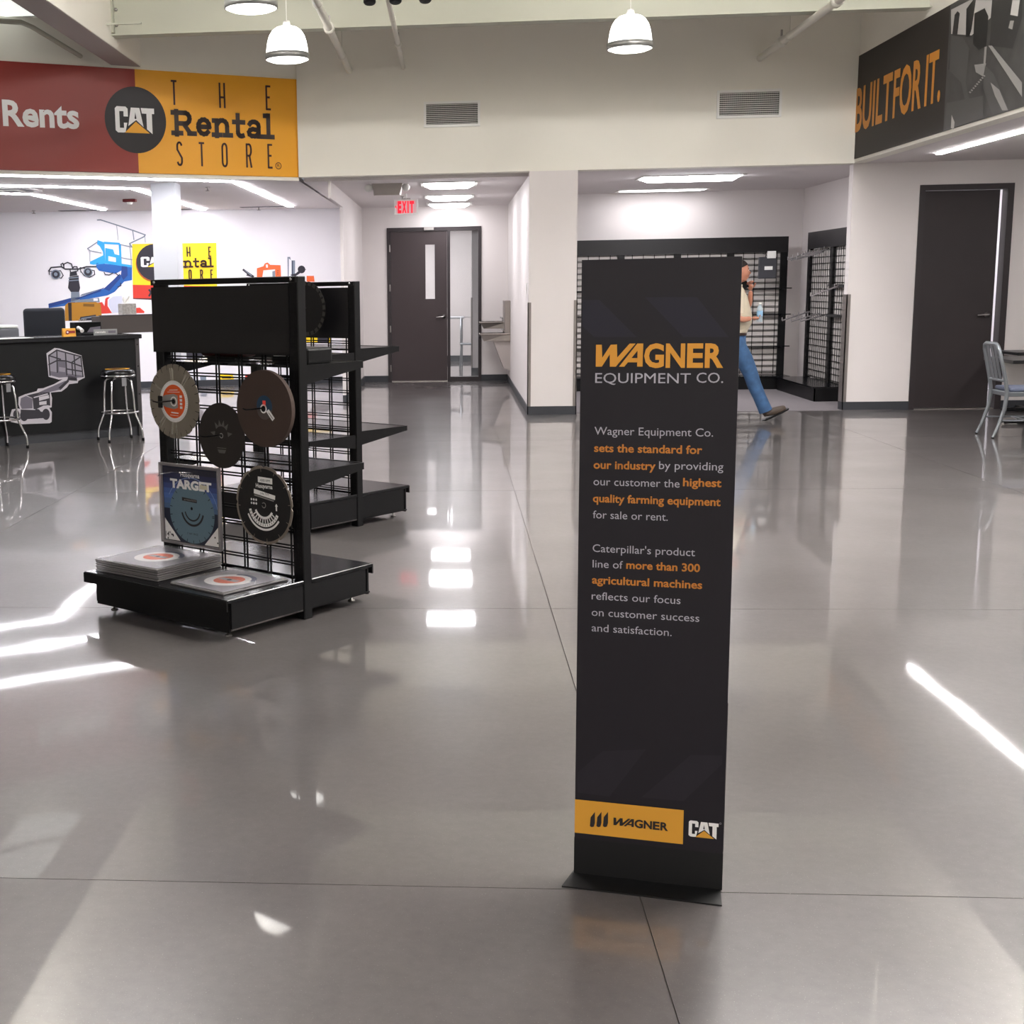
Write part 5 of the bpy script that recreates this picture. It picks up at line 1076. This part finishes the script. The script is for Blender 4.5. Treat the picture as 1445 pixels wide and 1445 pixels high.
# joints, +x is walking direction, y- is toward the camera
hip, chest, neck = (0, 0, .95), (.04, 0, 1.3), (.03, 0, 1.5)
V = [((0, 0, .93), (.13, .12)), ((.01, 0, 1.05), (.12, .125)), ((.02, 0, 1.2), (.125, .13)), ((.02, 0, 1.36), (.12, .15)), ((.02, 0, 1.45), (.08, .1)), ((.035, 0, 1.5), (.055, .055)), ((.05, 0, 1.56), (.055, .055)),
     ((.02, -.2, 1.42), (.05, .05)), ((.0, -.26, 1.28), (.044, .044)), ((-.0, -.27, 1.14), (.038, .038)), ((.07, -.26, 1.12), (.034, .034)), ((.155, -.24, 1.135), (.025, .025)),
     ((.02, .2, 1.42), (.05, .05)), ((.12, .25, 1.3), (.042, .042)), ((.2, .24, 1.2), (.037, .037)), ((.225, .18, 1.3), (.031, .031)), ((.215, .115, 1.43), (.024, .024)),
     ((.02, -.09, .88), (.075, .075)), ((.11, -.1, .7), (.06, .06)), ((.2, -.1, .5), (.045, .045)), ((.295, -.1, .28), (.04, .04)), ((.385, -.1, .1), (.038, .038)),
     ((-.02, .09, .88), (.075, .075)), ((-.07, .1, .7), (.06, .06)), ((-.12, .1, .49), (.045, .045)), ((-.3, .1, .32), (.04, .04)), ((-.46, .1, .16), (.038, .038))]
Eg = [(0, 1), (1, 2), (2, 3), (3, 4), (4, 5), (5, 6), (4, 7), (7, 8), (8, 9), (9, 10), (10, 11), (4, 12), (12, 13), (13, 14), (14, 15), (15, 16), (0, 17), (17, 18), (18, 19), (19, 20), (20, 21), (0, 22), (22, 23), (23, 24), (24, 25), (25, 26)]
mb = MB(); skin(V, Eg, SK, mb)
# head: sculpted ellipsoid with nose, brow and chin, facing +x
def headmesh(mb, c, mt):
    n, m_ = 28, 20; vs = []; fs = []
    for i in range(m_+1):
        ph_ = math.pi*i/m_
        for j in range(n):
            q = 2*math.pi*j/n; x, y, z = math.sin(ph_)*math.cos(q), math.sin(ph_)*math.sin(q), math.cos(ph_)
            X, Y_, Z_ = x*.098, y*.076, z*.12
            if z < 0: X += .012*max(0, x)*(-z)*1.6; Y_ *= 1-.28*(-z)
            f = math.exp(-((y/.22)**2))*max(0, x)
            X += .026*f*math.exp(-(((z+.12)/.16)**2)) - .008*f*math.exp(-(((z-.12)/.1)**2)) + .01*f*math.exp(-(((z+.52)/.1)**2)) - .004*f*math.exp(-(((z+.42)/.04)**2)) + .012*f*math.exp(-(((z+.85)/.14)**2))
            X += .006*max(0, x)*math.exp(-(((z-.28)/.1)**2))
            if x < 0: X *= 1.08
            vs.append((c[0]+X, c[1]+Y_, c[2]+Z_))
    for i in range(m_):
        for j in range(n): fs.append((i*n+j, (i+1)*n+j, (i+1)*n+(j+1) % n, i*n+(j+1) % n))
    mb.add(vs, fs, mt, True)
hc = (.065, 0, 1.64); headmesh(mb, hc, SK)
for sy in (-1, 1):
    mb.lathe([(0, .012), (.014, .01), (.022, .003), (.024, -.004), (0, -.006)], SK, (hc[0]-.012, sy*.074, hc[2]-.005), 12, axis=(-.3, sy, 0))
    mb.lathe([(0, .006), (.006, .004), (.009, 0), (.006, -.003)], WHITEP, (hc[0]+.084, sy*.03, hc[2]+.012), 10, axis=(1, sy*.3, 0)); mb.lathe([(0, .009), (.0035, .0075)], DARK, (hc[0]+.0845, sy*.03, hc[2]+.012), 8, axis=(1, sy*.3, 0))
    mb.tube([(hc[0]+.09, sy*.018, hc[2]+.03), (hc[0]+.09, sy*.03, hc[2]+.034), (hc[0]+.08, sy*.045, hc[2]+.03)], [.003, .004, .002], HAIR, 6)
mb.tube([(hc[0]+.099, -.022, hc[2]-.057), (hc[0]+.107, 0, hc[2]-.056), (hc[0]+.099, .022, hc[2]-.057)], [.002, .005, .002], mat('lips', '#8f4f45', .5), 6)
# hands: palm + four fingers + thumb
def hand(mb, wr, palm, up, curl, side=1):
    wr = Vector(wr); d = Vector(palm).normalized(); u = Vector(up).normalized(); sd = d.cross(u).normalized()
    skin([(tuple(wr), (.022, .02)), (tuple(wr+d*.045), (.034, .018)), (tuple(wr+d*.085), (.036, .016))], [(0, 1), (1, 2)], SK, mb, 1)
    for k_ in range(4):
        b = wr+d*.08+sd*(.027-.018*k_)*side; L = (.036, .042, .04, .03)[k_]
        p = [b]; a = 0
        for s_ in range(3): a += curl; p.append(p[-1]+(d*math.cos(a)+u*math.sin(a))*L*(1, .75, .6)[s_])
        skin([(tuple(x), .0085-.001*i) for i, x in enumerate(p)], [(0, 1), (1, 2), (2, 3)], SK, mb, 1)
    b = wr+d*.03+sd*.03*side; p = [b, b+(d*.6+sd*side*.5+u*.5)*.035, b+(d*1.1+sd*side*.4+u*1.1)*.045]
    skin([(tuple(x), .0105-.001*i) for i, x in enumerate(p)], [(0, 1), (1, 2)], SK, mb, 1)
hand(mb, (.155, -.24, 1.135), (1, .0, .02), (0, .6, .8), 1.0, -1)
hand(mb, (.215, .115, 1.43), (-.25, -.35, 1), (0, -1, .0), .75, 1)
mb.build('body', man)
mb = MB(); n = 24
vs = []; fs = []
for i in range(13):
    ph_ = math.pi*.62*i/12
    for j in range(n):
        q = 2*math.pi*j/n; x, y, z = math.sin(ph_)*math.cos(q), math.sin(ph_)*math.sin(q), math.cos(ph_)
        lim = 1.0; zz = z
        if x > -.1: zz = max(z, .3+.35*max(0, x))
        if x > -.55: zz = max(zz, .12*(x+.55)*2-.25)
        rr = math.sqrt(max(0, 1-zz*zz)); hh = math.hypot(x, y) or 1
        vs.append((hc[0]+x/hh*rr*.104*(1.08 if x < 0 else 1), hc[1]+y/hh*rr*.083, hc[2]+zz*.129+.002))
for i in range(12):
    for j in range(n): fs.append((i*n+j, (i+1)*n+j, (i+1)*n+(j+1) % n, i*n+(j+1) % n))
mb.add(vs, fs, HAIR, True).build('hair', man)
def loft(mb, rings, mt, n=20, cap=True):
    """rings: (centre, half width along x, half width along y), stacked"""
    vs = []; N = len(rings)
    for c_, rx, ry in rings:
        for k in range(n): q = 2*math.pi*k/n; vs.append((c_[0]+rx*math.cos(q), c_[1]+ry*math.sin(q), c_[2]))
    fs = [(i*n+k, i*n+(k+1) % n, (i+1)*n+(k+1) % n, (i+1)*n+k) for i in range(N-1) for k in range(n)]
    if cap: fs += [tuple(range(n))[::-1], tuple((N-1)*n+k for k in range(n))]
    mb.add(vs, fs, mt, True); return mb
mb = MB()
loft(mb, [((.01, 0, .955), .142, .175), ((.015, 0, 1.0), .155, .175), ((.045, 0, 1.08), .165, .17), ((.05, 0, 1.16), .16, .17), ((.035, 0, 1.27), .145, .18), ((.02, 0, 1.37), .13, .2), ((.015, 0, 1.43), .1, .17), ((.02, 0, 1.47), .075, .1), ((.032, 0, 1.5), .066, .07)], SHIRT, 24)
mb.tube([(.02, -.15, 1.42), (.015, -.21, 1.39), (.005, -.25, 1.31), (0, -.265, 1.24), (.0, -.268, 1.19)], [.07, .068, .066, .066, .068], SHIRT, 14)
mb.tube([(.02, .15, 1.42), (.05, .21, 1.39), (.1, .245, 1.32), (.145, .248, 1.265)], [.07, .066, .062, .064], SHIRT, 14)
mb.tube([(.0, -.0, 1.46), (.035, 0, 1.515)], [.075, .064], mat('cream_collar', '#d8cfbc', .8), 16).build('shirt', man)
mb = MB()
loft(mb, [((.02, 0, .8), .12, .14), ((.01, 0, .86), .145, .17), ((.005, 0, .92), .145, .175), ((.01, 0, .975), .138, .17)], JEAN, 22)
mb.tube([(.0, -.085, .9), (.05, -.09, .8), (.12, -.1, .68), (.17, -.1, .58), (.205, -.1, .5), (.24, -.1, .4), (.3, -.1, .27), (.355, -.1, .15), (.375, -.1, .105)], [.105, .103, .096, .086, .078, .076, .07, .072, .074], JEAN, 18)
mb.tube([(-.0, .085, .9), (-.04, .09, .8), (-.075, .1, .68), (-.095, .1, .58), (-.12, .1, .49), (-.2, .1, .4), (-.3, .1, .32), (-.4, .1, .22), (-.43, .1, .19)], [.105, .103, .096, .086, .08, .076, .07, .07, .07], JEAN, 18)
mb.build('jeans', man)
loft(MB(), [((.01, 0, .945), .147, .18), ((.01, 0, .975), .147, .18)], mat('brown_belt', '#3a2b22', .5), 24).build('belt', man)
for (hx, hy, hz), ang in (((.375, -.1, .035), 24), ((-.5, .1, .1), -38)):
    ca, sa = math.cos(R(ang)), math.sin(R(ang)); f = lambda x, z: (hx+x*ca-z*sa, hy, hz+x*sa+z*ca)
    mb = MB(); skin([(f(-.02, .045), (.04, .04)), (f(.05, .04), (.042, .045)), (f(.14, .022), (.03, .048)), (f(.21, .012), (.024, .042)), (f(.245, .008), (.016, .03))], [(0, 1), (1, 2), (2, 3), (3, 4)], SHOE, mb)
    sh = mb.build('shoe', man); q_ = [f(-.06, -.02), f(.05, -.02), f(.18, -.018), f(.26, -.008)]
    mb = MB()
    for a_, b_ in zip(q_[:-1], q_[1:]): mb.hexa([(a_[0], hy-.04, a_[2]-.012), (b_[0], hy-.04, b_[2]-.012), (b_[0], hy+.04, b_[2]-.012), (a_[0], hy+.04, a_[2]-.012), (a_[0], hy-.04, a_[2]+.006), (b_[0], hy-.04, b_[2]+.006), (b_[0], hy+.04, b_[2]+.006), (a_[0], hy+.04, a_[2]+.006)], BLACK)
    mb.build('sole', sh)
t = thing('phone', 'black mobile phone held at the jaw of the walking man', 'phone', (MX+.13, 15.1+.085, 1.52)); ph2 = MB().rbox((-.035, -.006, -.07), (.035, .006, .07), .004, BLACK, 1).build('handset', t); t.rotation_euler = (R(8), R(-25), 0)
t = thing('water_bottle', 'small clear water bottle with a blue label in the walking man\'s hand', 'bottle', (MX+.245, 15.1-.225, 1.09))
MB().lathe([(0, 0), (.03, .002), (.032, .01), (.031, .06), (.032, .14), (.025, .165), (.013, .185), (.013, .2)], mat('bottle_plastic', '#cfe0ea', .08, alpha=.45), n=16).build('bottle_body', t)
MB().lathe([(.033, .065), (.033, .125)], mat('bottle_label_blue', '#8db9da', .4), n=16).build('label', t); MB().lathe([(.0145, .195), (.0145, .213), (0, .213)], WHITEP, n=12).build('cap', t)
